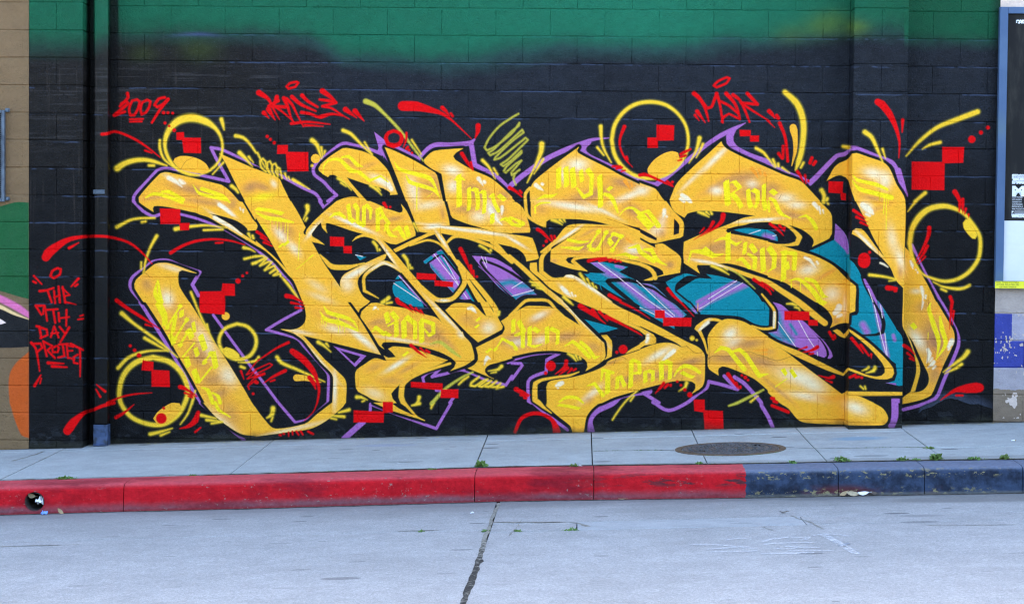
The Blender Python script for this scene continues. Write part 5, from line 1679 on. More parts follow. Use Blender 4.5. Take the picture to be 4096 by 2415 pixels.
def kerbstone(x0, x1, hole=None):
    n = max(2, int((x1 - x0) / 0.16)); bm = bmesh.new(); rows = []
    for i in range(n + 1):
        x = x0 + (x1 - x0) * i / n; P = kprof(x); w = rnd.uniform(-0.0022, 0.0022)
        rows.append([bm.verts.new((x, yy + (w if 2 < k < 7 else 0), zz + (w * 0.6 if 2 < k < 6 else 0))) for k, (yy, zz) in enumerate(P)])
    for i in range(n):
        for k in range(7 if not hole else 6):
            bm.faces.new((rows[i][k], rows[i][k + 1], rows[i + 1][k + 1], rows[i + 1][k]))
    bm.faces.new(rows[0]); bm.faces.new(rows[-1][::-1])
    if hole:
        hx, hz, hr = hole; ring = []; inner = []
        for j in range(28):
            a = 2 * math.pi * j / 28; xx = hx + hr * math.cos(a) * 1.02; zz = hz + hr * math.sin(a) * 0.98; P = kprof(xx)
            tt = (P[6][1] - zz) / (P[6][1] - P[7][1]); yy = P[6][0] + (P[7][0] - P[6][0]) * tt
            ring.append(bm.verts.new((xx, yy, zz))); inner.append(bm.verts.new((hx + (xx - hx) * 0.93, yy + 0.014, hz + (zz - hz) * 0.93)))
        loop = [r[6] for r in rows] + [r[7] for r in rows[::-1]]
        E = []
        for L in (loop, ring):
            for q in range(len(L)):
                e = bm.edges.get((L[q], L[(q + 1) % len(L)])) or bm.edges.new((L[q], L[(q + 1) % len(L)])); E.append(e)
        bmesh.ops.triangle_fill(bm, use_beauty=True, use_dissolve=False, edges=E)
        for j in range(28): bm.faces.new((ring[j], ring[(j + 1) % 28], inner[(j + 1) % 28], inner[j]))
    bmesh.ops.recalc_face_normals(bm, faces=bm.faces[:])
    me = bpy.data.meshes.new('kerbstone'); bm.to_mesh(me); bm.free(); me.materials.append(M_KERB)
    for p in me.polygons: p.use_smooth = False
    return obj('kerbstone', me, kerb)
KJ = [-9, -5.2, -2.4, 0.562, 2.83, 3.598, 5.150, 5.690, 6.30, 8.9, 17]
for i in range(len(KJ) - 1):
    g = 0.0025
    kerbstone(KJ[i] + g, KJ[i + 1] - g, (-0.013, -0.166, 0.063) if KJ[i] == -2.4 else None)
MB().box((-9, -2.2, -0.75), (17, -2.08, -0.35)).build('kerb_bedding', M_JOINT, kerb)
v = []; f = []                                                            # clay drain pipe behind the hole
for k, (yy, rr) in enumerate(((-2.345, 0.060), (-2.30, 0.058), (-1.8, 0.058))):
    for j in range(24):
        a = 2 * math.pi * j / 24; v.append((-0.013 + rr * 1.02 * math.cos(a), yy, -0.166 + rr * 0.98 * math.sin(a)))
for k in range(2):
    for j in range(24): f.append((k*24 + j, k*24 + (j + 1) % 24, k*24 + 24 + (j + 1) % 24, k*24 + 24 + j))
f.append(tuple(48 + j for j in range(24)))
t = NT('drain_bore'); M_BORE = t.fin(t.mix(t.noise(30, 4), (0.03, 0.027, 0.024), (0.09, 0.08, 0.07)), 0.9)
obj('drain_pipe', mesh('drain_pipe', v, f, M_BORE), kerb)

# ================================================================ masonry
BH, BW = 0.2032, 0.4064
def zbed(k): return 3.2512 - k * BH
_blocks = {}
def block_mesh(w, h, mat, var):
    key = (round(w, 3), round(h, 3), mat.name, var)
    if key in _blocks: return _blocks[key]
    r = random.Random(hash((round(w, 3), round(h, 3), var)) & 0xffff)
    nx = 4 if w > 0.25 else 2; nz = 2; bx, bz = 0.003, 0.0085; v = []; f = []
    W, H = w / 2 - 0.0002, h / 2 - 0.0012
    for j in range(nz + 1):
        for i in range(nx + 1):
            e = (i in (0, nx)) or (j in (0, nz))
            x = -W + bx + (2 * W - 2 * bx) * i / nx; z = -H + 0.005 + (2 * H - 0.017) * j / nz
            v.append((x + (r.uniform(-0.0025, 0.0025) if e else 0), r.uniform(-0.0016, 0.0016) + (0.0008 if e else 0), z + (r.uniform(-0.003, 0.003) if e else 0)))
    I = lambda i, j: j * (nx + 1) + i
    for j in range(nz):
        for i in range(nx): f.append((I(i, j), I(i + 1, j), I(i + 1, j + 1), I(i, j + 1)))
    bord = [(i, 0) for i in range(nx)] + [(nx, j) for j in range(nz)] + [(i, nz) for i in range(nx, 0, -1)] + [(0, j) for j in range(nz, 0, -1)]
    o0 = len(v)
    for (i, j) in bord:                                             # perpends are filled with paint, bed joints stay open
        side = (i in (0, nx)) and j not in (0, nz)
        v.append((-W + 2 * W * i / nx, 0.0036 if side else 0.0060, -H + 2 * H * j / nz))
    m = len(bord)
    for q in range(m):
        a, b = bord[q], bord[(q + 1) % m]; f.append((I(*b), I(*a), o0 + q, o0 + (q + 1) % m))
    me = mesh('block', v, f, mat); _blocks[key] = me; return me
def face_wall(parent, mat, x0, x1, y, courses, joints, rough=1.0):
    """blocks of one wall face, laid in running bond, clipped to x0..x1"""
    for c in courses:
        z1, z0 = zbed(c), zbed(c + 1)
        zlow = zs((x0 + x1) / 2, y) - 0.02
        if z1 < zlow + 0.01: continue
        xs = [x0] + [j for j in joints(c) if x0 + 0.03 < j < x1 - 0.03] + [x1]
        for a, b in zip(xs, xs[1:]):
            o = obj('block', block_mesh(b - a, BH, mat, rnd.randrange(5)), parent, ((a + b) / 2, y + rnd.uniform(-0.0034, 0.0010) * rough, (z0 + z1) / 2))
            o.rotation_euler = (rnd.uniform(-0.012, 0.012) * rough, rnd.uniform(-0.0012, 0.0012) * rough, rnd.uniform(-0.003, 0.003) * rough)
def bond(off=0.0): return lambda c: [off + (0 if c % 2 == 0 else BW / 2) + BW * k for k in range(-12, 30)]
CR = range(-1, 17)
wall = tag(empty('block_wall', (2.6, 0.0, 0.05)), 'long concrete block wall painted black and green, covered by yellow wildstyle graffiti lettering', 'wall')
wall.location = (0, 0, 0)
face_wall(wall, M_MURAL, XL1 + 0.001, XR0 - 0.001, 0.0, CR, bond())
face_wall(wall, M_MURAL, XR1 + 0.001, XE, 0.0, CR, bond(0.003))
MB().quad((XL1 - 0.2, 0.0052, -0.5), (XR0 + 0.2, 0.0052, -0.5), (XR0 + 0.2, 0.0052, zbed(-1)), (XL1 - 0.2, 0.0052, zbed(-1))).build('mortar', M_MURAL, wall)
MB().quad((XR1 - 0.2, 0.0052, -0.5), (XE, 0.0052, -0.5), (XE, 0.0052, zbed(-1)), (XR1 - 0.2, 0.0052, zbed(-1))).build('mortar', M_MURAL, wall)
MB().box((XL0 + 0.02, -0.001, zbed(-1) + 0.001), (XE, 0.2, 5.2)).build('upper_wall', M_MURAL, wall)
MB().box((XL0 + 0.02, 0.03, -0.5), (XE, 0.2, zbed(-1) - 0.002)).build('wall_core', M_MURAL, wall)

def pilaster(label, x0, x1, side, jx):
    p = tag(empty('pilaster', ((x0 + x1) / 2, PYF, zs(x0, PYF))), label, 'pilaster', 'pilasters of the painted wall')
    base = p.location.copy(); p.location = (0, 0, 0)
    face_wall(p, M_MURAL, x0, x1, PYF, CR, lambda c: [jx] if c % 2 == 0 else [], 0.8)
    xs = x1 if side > 0 else x0
    for c in CR:                                                            # the return that can be seen beside it
        o = obj('block', block_mesh(-PYF - 0.0052, BH, M_MURAL, rnd.randrange(5)), p, (xs + side * 0.0005, PYF / 2 + 0.006, (zbed(c) + zbed(c + 1)) / 2))
        o.rotation_euler = (0, 0, side * math.pi / 2)
    MB().box((x0 + 0.010, PYF + 0.0052, -0.5), (x1 - 0.010, -0.0005, zbed(-1))).build('mortar', M_MURAL, p)
    MB().box((x0, PYF, zbed(-1) + 0.001), (x1, -0.0015, 5.2)).build('upper_pilaster', M_MURAL, p)
    return p
pilaster('black pilaster with small red spray tags, between the brown wall and the downpipe', XL0, XL1, +1, -0.405)
pilaster('black pilaster crossed by teal and yellow graffiti, near the poster case', XR0, XR1, -1, 5.69)

brown = tag(empty('brown_wall'), 'brown painted block wall with green and orange paint, left of the black pilaster', 'wall')
face_wall(brown, M_BROWN, -2.2, XL0 - 0.001, PYF + 0.004, CR, lambda c: [-0.865 + (0 if c % 2 == 0 else BW / 2) - BW * k for k in range(-1, 6)])
MB().box((-9, PYF + 0.0105, -0.7), (XL0 - 0.008, 0.2, 5.2)).build('wall_core', M_BROWN, brown)
pale = tag(empty('pale_wall'), 'pale grey block wall with blue painted squares and peeling paint under the poster case', 'wall')
face_wall(pale, M_PALE, XE + 0.001, 8.2, 0.002, CR, bond(0.313), 0.7)
MB().box((XE + 0.002, 0.0085, -0.5), (17, 0.2, 5.2)).build('wall_core', M_PALE, pale)
# the building these walls belong to
t = NT('stucco'); M_STUC = t.fin(t.mix(t.noise(3, 5), (0.33, 0.30, 0.25), (0.40, 0.37, 0.32)), 0.9)
bld = tag(MB().box((-9, 0.21, -1.0), (17, 9.0, 5.2)).box((-9, -0.24, 5.201), (17, 9.0, 7.2)).build('building', M_STUC), 'plain building whose front wall carries the mural', 'building')

t = NT('dark_block_green'); M_FAR = t.fin(t.mix(t.noise(4, 5), (0.030, 0.042, 0.018), (0.055, 0.065, 0.030)), 0.9, None, 0.1)
far = tag(MB().box((-22, -29, -1.0), (30, -25, 6.5)).build('unseen_dark_block', M_FAR), 'added unseen dark green block across the street, dimming reflections on the wall', 'light blocker')  # unseen dark block added across the street to dim reflections on the wall
# ================================================================ downpipe
pipe = tag(empty('downpipe', (-0.095, -0.075, zs(-0.095, -0.075))), 'square metal downpipe painted black and green, in the corner beside the black pilaster', 'downpipe')
B = pipe.location
def rel(a, o): return tuple(q - w for q, w in zip(a, o))
M_PIPE = paint_material('painted_metal', 0.4, 0.2, 0.16)
MB().box(rel((-0.147, -0.122, 0.112), B), rel((-0.043, -0.030, 4.6), B)).build('pipe', M_PIPE, pipe, bevel=0.009)
t = NT('bare_downpipe'); M_BOOT = t.fin(t.mix(t.ramp(t.noise(20, 4), 0.4, 0.7), (0.05, 0.08, 0.16), (0.022, 0.03, 0.05)), 0.45, t.bump(t.noise(60, 3), 0.002), 0.25)
v = []
for (z, w, d) in ((0.1115, 0.0, 0.0), (0.02, 0.002, 0.0), (-0.025, -0.008, 0.008), (-0.046, -0.012, 0.03)):
    v += [rel(q, B) for q in ((-0.148 - w * 0.3, -0.123 - d, z), (-0.042 + w * 0.3, -0.123 - d, z), (-0.042, -0.029, z), (-0.148, -0.029, z))]
f = [(0, 1, 2, 3)] + [(i*4 + k, i*4 + 4 + k, i*4 + 4 + (k + 1) % 4, i*4 + (k + 1) % 4) for i in range(3) for k in range(4)] + [(15, 14, 13, 12)]
boot = obj('outlet', mesh('outlet', v, f, M_BOOT), pipe)
t = NT('galvanised'); M_GALV = t.fin(t.mix(t.noise(30, 4), (0.035, 0.05, 0.075), (0.09, 0.12, 0.16)), 0.5, t.bump(t.noise(80, 3), 0.001), 0.6, 0.3)
MB().box(rel((-0.153, -0.126, 1.840), B), rel((-0.066, -0.026, 1.872), B)).build('strap', M_GALV, pipe, bevel=0.002)
for zz in (3.02, 0.9):
    MB().box(rel((-0.1485, -0.1235, zz), B), rel((-0.0415, -0.0285, zz + 0.006), B)).build('seam', M_PIPE, pipe)

# ================================================================ wire guard on the brown wall
gl = tag(empty('wire_guard', (-1.1, PYF - 0.03, 1.77)), 'dark steel framed wire mesh guard bolted to the brown wall', 'window guard'); B = gl.location
t = NT('dark_steel'); M_STEEL = t.fin(t.mix(t.ramp(t.noise(14, 4), 0.4, 0.65), (0.035, 0.05, 0.075), (0.09, 0.12, 0.16)), 0.45, t.bump(t.noise(70, 3), 0.001), 0.5, 0.2)
gy0, gy1 = PYF - 0.035, PYF - 0.004
for a, b in (((-0.806, gy0, 1.775), (-0.784, gy1, 2.452)), ((-1.412, gy0, 1.775), (-1.390, gy1, 2.452))):
    MB().box(rel(a, B), rel(b, B)).build('upright', M_STEEL, gl, bevel=0.002)
for z in (1.775, 2.430):
    MB().box(rel((-1.389, gy0, z), B), rel((-0.807, gy1, z + 0.022), B)).build('rail', M_STEEL, gl, bevel=0.002)
m = MB()
k = -1.388
while k < -0.808: m.box(rel((k, gy0 + 0.014, 1.797), B), rel((k + 0.0035, gy0 + 0.0175, 2.430), B)); k += 0.014
k = 1.800
while k < 2.43: m.box(rel((-1.389, gy0 + 0.018, k), B), rel((-0.807, gy0 + 0.021, k + 0.0035), B)); k += 0.014
o = m.build('wire_mesh', M_STEEL, gl); o['kind'] = 'stuff'
t = NT('dark_backing'); M_DARK = t.fin((0.008, 0.009, 0.011), 0.7, None, 0.1)
MB().box(rel((-1.389, gy1 - 0.006, 1.797), B), rel((-0.807, gy1 + 0.003, 2.430), B)).build('backing', M_DARK, gl)
for z in (2.452, 1.795):
    MB().box(rel((-0.784, gy1 - 0.010, z - 0.012), B), rel((-0.752, gy1 - 0.002, z + 0.016), B)).build('bracket', M_STEEL, gl, bevel=0.002)
    MB().tube([rel((-0.764, gy1 - 0.026, z + 0.003), B), rel((-0.764, gy1 - 0.004, z + 0.003), B)], 0.009, 8).build('bolt', M_STEEL, gl)

# ================================================================ poster case on the pale wall
pc = tag(empty('poster_case', (6.96, -0.03, 1.23)), 'blue grey framed wall case holding a dark film poster above a blank white sheet', 'poster case'); B = pc.location
t = NT('frame_paint'); fn = t.noise(5, 4)
M_FRAME = t.fin(t.mix(t.ramp(t.noise(2.2, 3, off=(0, 0, 5)), 0.52, 0.7, 0, 0.5), t.mix(t.ramp(fn, 0.3, 0.7), (0.060, 0.105, 0.20), (0.075, 0.125, 0.22)), (0.10, 0.15, 0.14)), 0.55, t.bump(t.noise(60, 3), 0.001), 0.2)
X0, X1, Z0, Z1 = 6.581, 7.36, 1.206, 3.285
MB().box(rel((X0, -0.058, Z0), B), rel((X0 + 0.060, 0.000, Z1), B)).build('side_frame', M_FRAME, pc, bevel=0.003)
MB().box(rel((X1 - 0.06, -0.058, Z0), B), rel((X1, 0.000, Z1), B)).build('side_frame', M_FRAME, pc, bevel=0.003)
MB().box(rel((X0 + 0.0605, -0.058, Z1 - 0.048), B), rel((X1 - 0.0605, 0.000, Z1), B)).build('head_frame', M_FRAME, pc, bevel=0.003)
MB().box(rel((X0 + 0.0605, -0.056, Z0), B), rel((X1 - 0.0605, 0.000, Z0 + 0.05), B)).build('sill_frame', M_FRAME, pc, bevel=0.003)
MB().box(rel((X0 + 0.0605, -0.026, Z0 + 0.051), B), rel((X1 - 0.0605, -0.001, Z1 - 0.049), B)).build('back_board', M_DARK, pc)
t = NT('poster_print'); pn = t.noise(7, 5, 0.65, stretch=(1.5, 1, 0.35))
M_POST = t.fin(t.mix(t.ramp(pn, 0.45, 0.75), (0.010, 0.010, 0.011), (0.032, 0.030, 0.027)), 0.5, None, 0.12)
t = NT('white_paper'); wp = t.noise(3.5, 4, 0.6)
M_PAPER = t.fin(t.mix(t.ramp(wp, 0.3, 0.7), (0.66, 0.66, 0.66), (0.60, 0.61, 0.62)), 0.7, t.bump(t.noise(5, 3, stretch=(0.4, 1, 1.6)), 0.012, 0.6), 0.3)
t = NT('yellow_card'); M_CARD = t.fin(t.mix(t.noise(8, 3), (0.78, 0.74, 0.03), (0.72, 0.66, 0.03)), 0.6, None, 0.3)
t = NT('white_ink'); M_INK = t.fin((0.72, 0.74, 0.78), 0.5, None, 0.3)
t = NT('brown_ink'); M_INK2 = t.fin((0.10, 0.085, 0.02), 0.6, None, 0.3)
poster = tag(empty('poster', (6.97, -0.03, 1.70)), 'black film poster with white lettering in the upper part of the case', 'poster'); BP = poster.location
MB().box(rel((6.643, -0.0295, 1.704), BP), rel((7.298, -0.0275, 3.234), BP)).build('sheet', M_POST, poster)
white = tag(empty('blank_sheet', (6.97, -0.033, 1.27)), 'blank white paper sheet below the black film poster', 'paper sheet')
BW_ = white.location; v = []; f = []; nx, nz = 8, 10
for j in range(nz + 1):
    for i in range(nx + 1):
        v.append(rel((6.636 + 0.665 * i / nx + (rnd.uniform(-0.002, 0.002) if i in (0, nx) else 0), -0.0335 - 0.0022 * rnd.random() - (0.004 if j == nz and i % 3 == 0 else 0), 1.258 + 0.448 * j / nz), BW_))
for j in range(nz):
    for i in range(nx): f.append((j*(nx+1)+i, j*(nx+1)+i+1, (j+1)*(nx+1)+i+1, (j+1)*(nx+1)+i))
obj('sheet', mesh('sheet', v, f, M_PAPER, True), white)
note = tag(empty('notice_strip', (6.97, -0.064, 1.206)), 'yellow notice strip with small brown capitals along the bottom of the case', 'notice'); BN = note.location
MB().box(rel((6.5795, -0.0625, 1.204), BN), rel((7.36, -0.0590, 1.2565), BN)).build('card', M_CARD, note)
def words(txt, x, z, h, y, mat, parent, name='lettering', wide=1.0, align='LEFT', bold=0.0):
    c = bpy.data.curves.new('txt', 'FONT'); c.body = txt; c.size = h / 0.70; c.align_x = align; c.extrude = 0.0003; c.resolution_u = 2; c.offset = bold
    o = bpy.data.objects.new('txt', c); COL.objects.link(o); o.rotation_euler = (math.pi / 2, 0, 0); o.scale = (wide, 1, 1)
    dg = bpy.context.evaluated_depsgraph_get(); dg.update()
    me = bpy.data.meshes.new_from_object(o.evaluated_get(dg)); me.transform(Matrix.Rotation(math.pi / 2, 4, 'X') @ Matrix.Diagonal((wide, 1, 1, 1)))
    bpy.data.objects.remove(o); bpy.data.curves.remove(c); me.materials.clear(); me.materials.append(mat)
    return obj(name, me, parent, rel((x, y, z), parent.location))
YP = -0.0304
words('SAM', 6.708, 3.169, 0.021, YP, M_INK, poster, wide=1.25, bold=0.004)
words('250,000', 6.700, 2.033, 0.0155, YP, M_INK, poster, wide=1.3, bold=0.004)
words('THE HAR', 6.700, 2.0085, 0.0155, YP, M_INK, poster, wide=1.25, bold=0.004)
words('IS YOUR', 6.700, 1.984, 0.0155, YP, M_INK, poster, wide=1.25, bold=0.004)
words('M', 6.698, 1.893, 0.068, YP, M_INK, poster, wide=1.25, bold=0.006)
for i, (tx_, hh) in enumerate((('A SONY PICTURES', 0.0105), ('SAM ROCKWELL', 0.0105), ('KEVIN SPACEY', 0.0105), ('DOMINIQUE', 0.0105), ('EDITOR NICOLAS', 0.0115), ('MARK FOLIGNO', 0.0115))):
    words(['A SONY PICTURES', 'WITH SOUND BY', 'DESIGNER TONY', 'COSTUME DESIGN', 'EDITOR NICOLAS', 'MARK FOLIGNO STU'][i], 6.700, 1.876 - i * 0.0175, hh, YP, M_INK, poster, wide=0.62)
words('R', 6.702, 1.762, 0.013, YP, M_INK, poster, wide=0.9, bold=0.003)
m = MB()
for a, b in (((6.7005, 1.757), (6.716, 1.7585)), ((6.7005, 1.7785), (6.716, 1.780)), ((6.699, 1.757), (6.7005, 1.780)), ((6.716, 1.757), (6.7175, 1.780)), ((6.722, 1.7755), (6.79, 1.7785)), ((6.722, 1.7665), (6.79, 1.7695)), ((6.722, 1.7575), (6.79, 1.7605))):
    m.box(rel((a[0], YP - 0.0004, a[1]), BP), rel((b[0], YP + 0.0003, b[1]), BP))
m.build('rating_box', M_INK, poster)
words('WWW.MOON-', 6.700, 1.734, 0.018, YP, M_INK, poster, wide=0.62, bold=0.004)
YN = -0.0632
words('WIN THESE POSTERS', 6.586, 1.2440, 0.0105, YN, M_INK2, note, wide=1.2)
words('OTHER RELATED PRI', 6.589, 1.2270, 0.0105, YN, M_INK2, note, wide=1.2)
words('DETAILS INSIDE', 6.612, 1.2095, 0.0105, YN, M_INK2, note, wide=1.2)

# ================================================================ manhole in the pavement
t = NT('cast_iron'); x, y, z = t.xyz(); ci = t.noise(16, 5, 0.65)
ir = t.mix(t.ramp(ci, 0.38, 0.66), (0.045, 0.045, 0.048), (0.10, 0.092, 0.09))
ir = t.mix(t.ramp(t.noise(60, 3), 0.5, 0.7, 0, 0.5), ir, (0.17, 0.17, 0.18))
M_IRON = t.fin(ir, t.ramp(ci, 0.3, 0.7, 0.4, 0.7), t.bump(t.noise(90, 3), 0.003), 0.3, 0.1)
t = NT('rusty_iron'); M_RUST = t.fin(t.mix(t.ramp(t.noise(24, 5, 0.7), 0.35, 0.65), (0.085, 0.055, 0.035), (0.15, 0.105, 0.07)), 0.75, t.bump(t.noise(70, 4), 0.004), 0.3, 0.1)
mh = tag(empty('manhole', (4.545, -1.275, zs(4.545, -1.275))), 'round cast iron manhole cover set in the pavement in front of the wall', 'manhole cover')
mh.rotation_euler = (0.0085, -0.0366, 0)
def lathe(name, prof, mat, parent, n=48, loc=(0, 0, 0)):
    v = []; f = []
    for (r, z) in prof:
        for j in range(n):
            a = 2 * math.pi * j / n; v.append((r * math.cos(a), r * math.sin(a), z))
    for k in range(len(prof) - 1):
        for j in range(n): f.append((k*n + j, k*n + (j+1) % n, (k+1)*n + (j+1) % n, (k+1)*n + j))
    if prof[-1][0] < 0.08: f.append(tuple((len(prof) - 1) * n + j for j in range(n)))
    return obj(name, mesh(name, v, f, mat), parent, loc)
lathe('ring', [(0.385, -0.01), (0.382, 0.006), (0.345, 0.009), (0.335, 0.002)], M_RUST, mh)
lathe('lid', [(0.331, 0.0), (0.328, 0.008), (0.30, 0.009), (0.295, 0.004), (0.27, 0.004), (0.265, 0.010), (0.25, 0.010), (0.245, 0.005), (0.14, 0.005), (0.135, 0.010), (0.12, 0.010), (0.115, 0.006), (0.05, 0.006), (0.045, 0.010)], M_IRON, mh)
m = MB()
for r, n in ((0.282, 44), (0.228, 36), (0.20, 32), (0.17, 26), (0.092, 16), (0.068, 12)):
    for j in range(n):
        a = 2 * math.pi * (j + 0.5 * (n % 3)) / n; ca, sa = math.cos(a), math.sin(a); s = 0.008
        i = len(m.v)
        for zz, q in ((0.003, s), (0.0115, s * 0.7)):
            for (uu, vv) in ((-q, -q * 0.8), (q, -q * 0.8), (q, q * 0.8), (-q, q * 0.8)): m.v.append((r * ca + uu * ca - vv * sa, r * sa + uu * sa + vv * ca, zz))
        m.f += [(i+4, i+5, i+6, i+7)] + [(i+k, i+(k+1) % 4, i+4+(k+1) % 4, i+4+k) for k in range(4)]
o = m.build('stud', M_IRON, mh); o['kind'] = 'stuff'
for a in (0.6, 3.7):
    MB().box((-0.02, -0.012, 0.004), (0.02, 0.012, 0.0122)).build('lifting_slot', M_DARK, mh, loc=(0.24 * math.cos(a), 0.24 * math.sin(a), 0))

# ================================================================ weeds
t = NT('weed_leaf'); oi = t.n('ShaderNodeObjectInfo')
lc = t.mix(t.noise(60, 2), (0.07, 0.17, 0.03), (0.13, 0.23, 0.05)); lc = t.mix(t.math('MULTIPLY', oi.outputs['Random'], 0.35), lc, (0.20, 0.19, 0.06))
M_LEAF = t.fin(lc, 0.55, None, 0.3)
def weed_mesh(seed, wide, tall, n):
    r = random.Random(seed); v = []; f = []
    for _ in range(n):
        bx = r.gauss(0, wide * 0.42); by = r.gauss(0, 0.012); ang = r.uniform(0, 6.28); L = r.uniform(0.4, 1.0) * tall * max(0.25, 1 - (abs(bx) / wide) ** 2); w = L * r.uniform(0.16, 0.32) + 0.002
        le = r.uniform(0.2, 1.3); d = Vector((math.cos(ang) * math.cos(le), math.sin(ang) * math.cos(le), math.sin(le))); s = d.orthogonal().normalized() * w
        b = Vector((bx, by, r.uniform(-0.003, 0.3 * tall))); i = len(v)
        v += [tuple(b), tuple(b + d * L * 0.55 + s), tuple(b + d * L + Vector((0, 0, -0.15 * L))), tuple(b + d * L * 0.55 - s)]; f += [(i, i+1, i+2), (i, i+2, i+3)]
    return mesh('leaves', v, f, M_LEAF)
WD = [(0.115, -2.014, 0.09, 0.022, 0, 'low dry tuft behind the red kerb, above the drain hole'),
      (0.947, -1.99, 0.05, 0.012, 0, 'faint flat tuft behind the red kerb, right of the first kerb joint'),
      (2.533, -1.973, 0.05, 0.012, 0, 'flat strip of weed behind the red kerb, left of the leafy clump'),
      (2.852, -1.90, 0.04, 0.045, 1, 'leafy clump at the foot of a pavement joint behind the red kerb'),
      (3.47, -1.985, 0.04, 0.022, 1, 'green tuft beside a white scrap behind the red kerb'),
      (4.29, -2.02, 0.03, 0.020, 1, 'small tuft behind the red kerb in front of the manhole cover'),
      (4.892, -2.085, 0.035, 0.022, 1, 'small green tuft just right of the red paint edge'),
      (5.219, -2.078, 0.075, 0.034, 1, 'widest bushy green tuft behind the dark kerb'),
      (5.606, -2.09, 0.05, 0.028, 1, 'round green tuft left of the pavement joint, right of the widest bushy tuft'),
      (5.693, -2.10, 0.035, 0.020, 1, 'low yellowish tuft tucked between two larger green tufts'),
      (5.822, -2.10, 0.055, 0.044, 1, 'tall green tuft where the pavement joint meets the dark kerb'),
      (6.068, -2.13, 0.075, 0.024, 1, 'long low tuft behind the dark kerb, second from the right edge'),
      (6.256, -2.15, 0.04, 0.036, 1, 'rounded tuft at the far right behind the dark kerb'),
      (5.875, -1.50, 0.05, 0.022, 0, 'dry tuft on the pavement where two slab joints cross')]
for i, (x, y, w, h, k, lab) in enumerate(WD):
    g = tag(empty('weed_tuft', (x, y, zs(x, y) - 0.004)), lab, 'weed', 'weed tufts in the pavement joints')
    obj('leaves', weed_mesh(i, w, h * 1.25, int(900 * w) + 30), g)
for i, (x, y, w, lab) in enumerate([(3.156, -3.805, 0.04, 'thin green weed in the road joint, left of the longer strip'), (3.456, -3.805, 0.07, 'longer strip of green weed in the road joint by the pale patch'), (2.97, -3.78, 0.035, 'sparse weed beside the crumbling joint across the road'), (2.597, -3.71, 0.02, 'tiny weed sprig in the road joint, left of the crumbling cross joint')]):
    g = tag(empty('weed_tuft', (x, y, zt(x, y) - 0.004)), lab, 'weed', 'weeds in the road joints')
    obj('leaves', weed_mesh(50 + i, w, 0.022, int(700 * w) + 14), g)
g = tag(obj('moss_line', mesh('moss_line', *(lambda q: (q.v, q.f))(MB()), M_LEAF)), kind='stuff')
v = []; f = []; r = random.Random(5)
for _ in range(1100):
    u = r.random()
    if u < 0.45: x = r.uniform(3.6, 5.88); y = -1.19 - 0.105 * (x - 3.6) + r.gauss(0, 0.005); zz = zs(x, y)
    elif u < 0.75: x = r.uniform(-0.3, 6.7); y = kb(x) + r.gauss(0.006, 0.006); zz = zs(x, y)
    else: a = r.uniform(3.3, 6.2); x = 4.545 + 0.388 * math.cos(a); y = -1.275 + 0.388 * math.sin(a); zz = zs(x, y)
    if math.sin(x * 7) + math.sin(x * 17.3 + 1) < 0.1: continue
    L = r.uniform(0.003, 0.010); a = r.uniform(0, 6.28); i = len(v)
    v += [(x, y, zz - 0.002), (x + L * math.cos(a), y + L * math.sin(a), zz + L * 0.7), (x + L * math.cos(a + 0.7), y + L * math.sin(a + 0.7), zz + L * 0.5)]; f.append((i, i+1, i+2))
g.data.from_pydata(v, [], f); g.data.update()

# ================================================================ litter
def crumple(name, label, cat, loc, size, mat, seed, group=None, flat=0.5):
    r = random.Random(seed); bm = bmesh.new(); n = 6; V = []
    for j in range(n + 1):
        for i in range(n + 1):
            V.append(bm.verts.new(((i / n - 0.5) * size[0] + r.uniform(-1, 1) * size[0] * 0.07, (j / n - 0.5) * size[1] + r.uniform(-1, 1) * size[1] * 0.07, abs(r.gauss(0, 0.5)) * size[2] + 0.25 * size[2] * math.sin(i * 1.3 + seed) ** 2)))
    for j in range(n):
        for i in range(n):
            if (i in (0, n - 1)) and (j in (0, n - 1)): continue
            bm.faces.new((V[j*(n+1)+i], V[j*(n+1)+i+1], V[(j+1)*(n+1)+i+1], V[(j+1)*(n+1)+i]))
    bmesh.ops.delete(bm, geom=[q for q in bm.verts if not q.link_faces], context='VERTS')
    bmesh.ops.solidify(bm, geom=bm.faces[:], thickness=0.0006)
    me = bpy.data.meshes.new(name); bm.to_mesh(me); bm.free(); me.materials.append(mat)
    return tag(obj(name, me, None, loc), label, cat, group)
def leaf_obj(label, loc, L, W, curl, rot, mat, group=None, name='dry_leaf'):
    v = []; f = []; n = 7
    for i in range(n + 1):
        u = i / n; w = W * math.sin(math.pi * min(1, u * 0.94 + 0.03)) ** 0.8; zc = curl * (u - 0.5) ** 2 * 4
        for s in (-1, -0.45, 0, 0.45, 1): v.append(((u - 0.5) * L, s * w / 2, zc + abs(s) * curl * 0.55 + 0.001))
    for i in range(n):
        for k in range(4): f.append((i*5 + k, i*5 + 5 + k, i*5 + 6 + k, i*5 + k + 1))
    o = obj(name, mesh(name, v, f, mat, True), None, loc); o.rotation_euler = rot
    MB().tube([(L * 0.49, 0, curl), (L * 0.62, 0.002, curl * 1.15), (L * 0.75, 0.006, curl * 0.9)], 0.0012, 5).build('stalk', mat, o)
    return tag(o, label, 'leaf', group)
t = NT('blue_foil'); M_BLUE = t.fin(t.mix(t.noise(60, 2), (0.03, 0.16, 0.75), (0.25, 0.45, 0.85)), 0.3, None, 0.6)
t = NT('dry_leaf'); M_DRY = t.fin(t.mix(t.noise(50, 3), (0.42, 0.30, 0.15), (0.28, 0.19, 0.10)), 0.7)
t = NT('grey_leaf'); M_DRY2 = t.fin(t.mix(t.noise(50, 3), (0.55, 0.45, 0.28), (0.16, 0.11, 0.06)), 0.7)
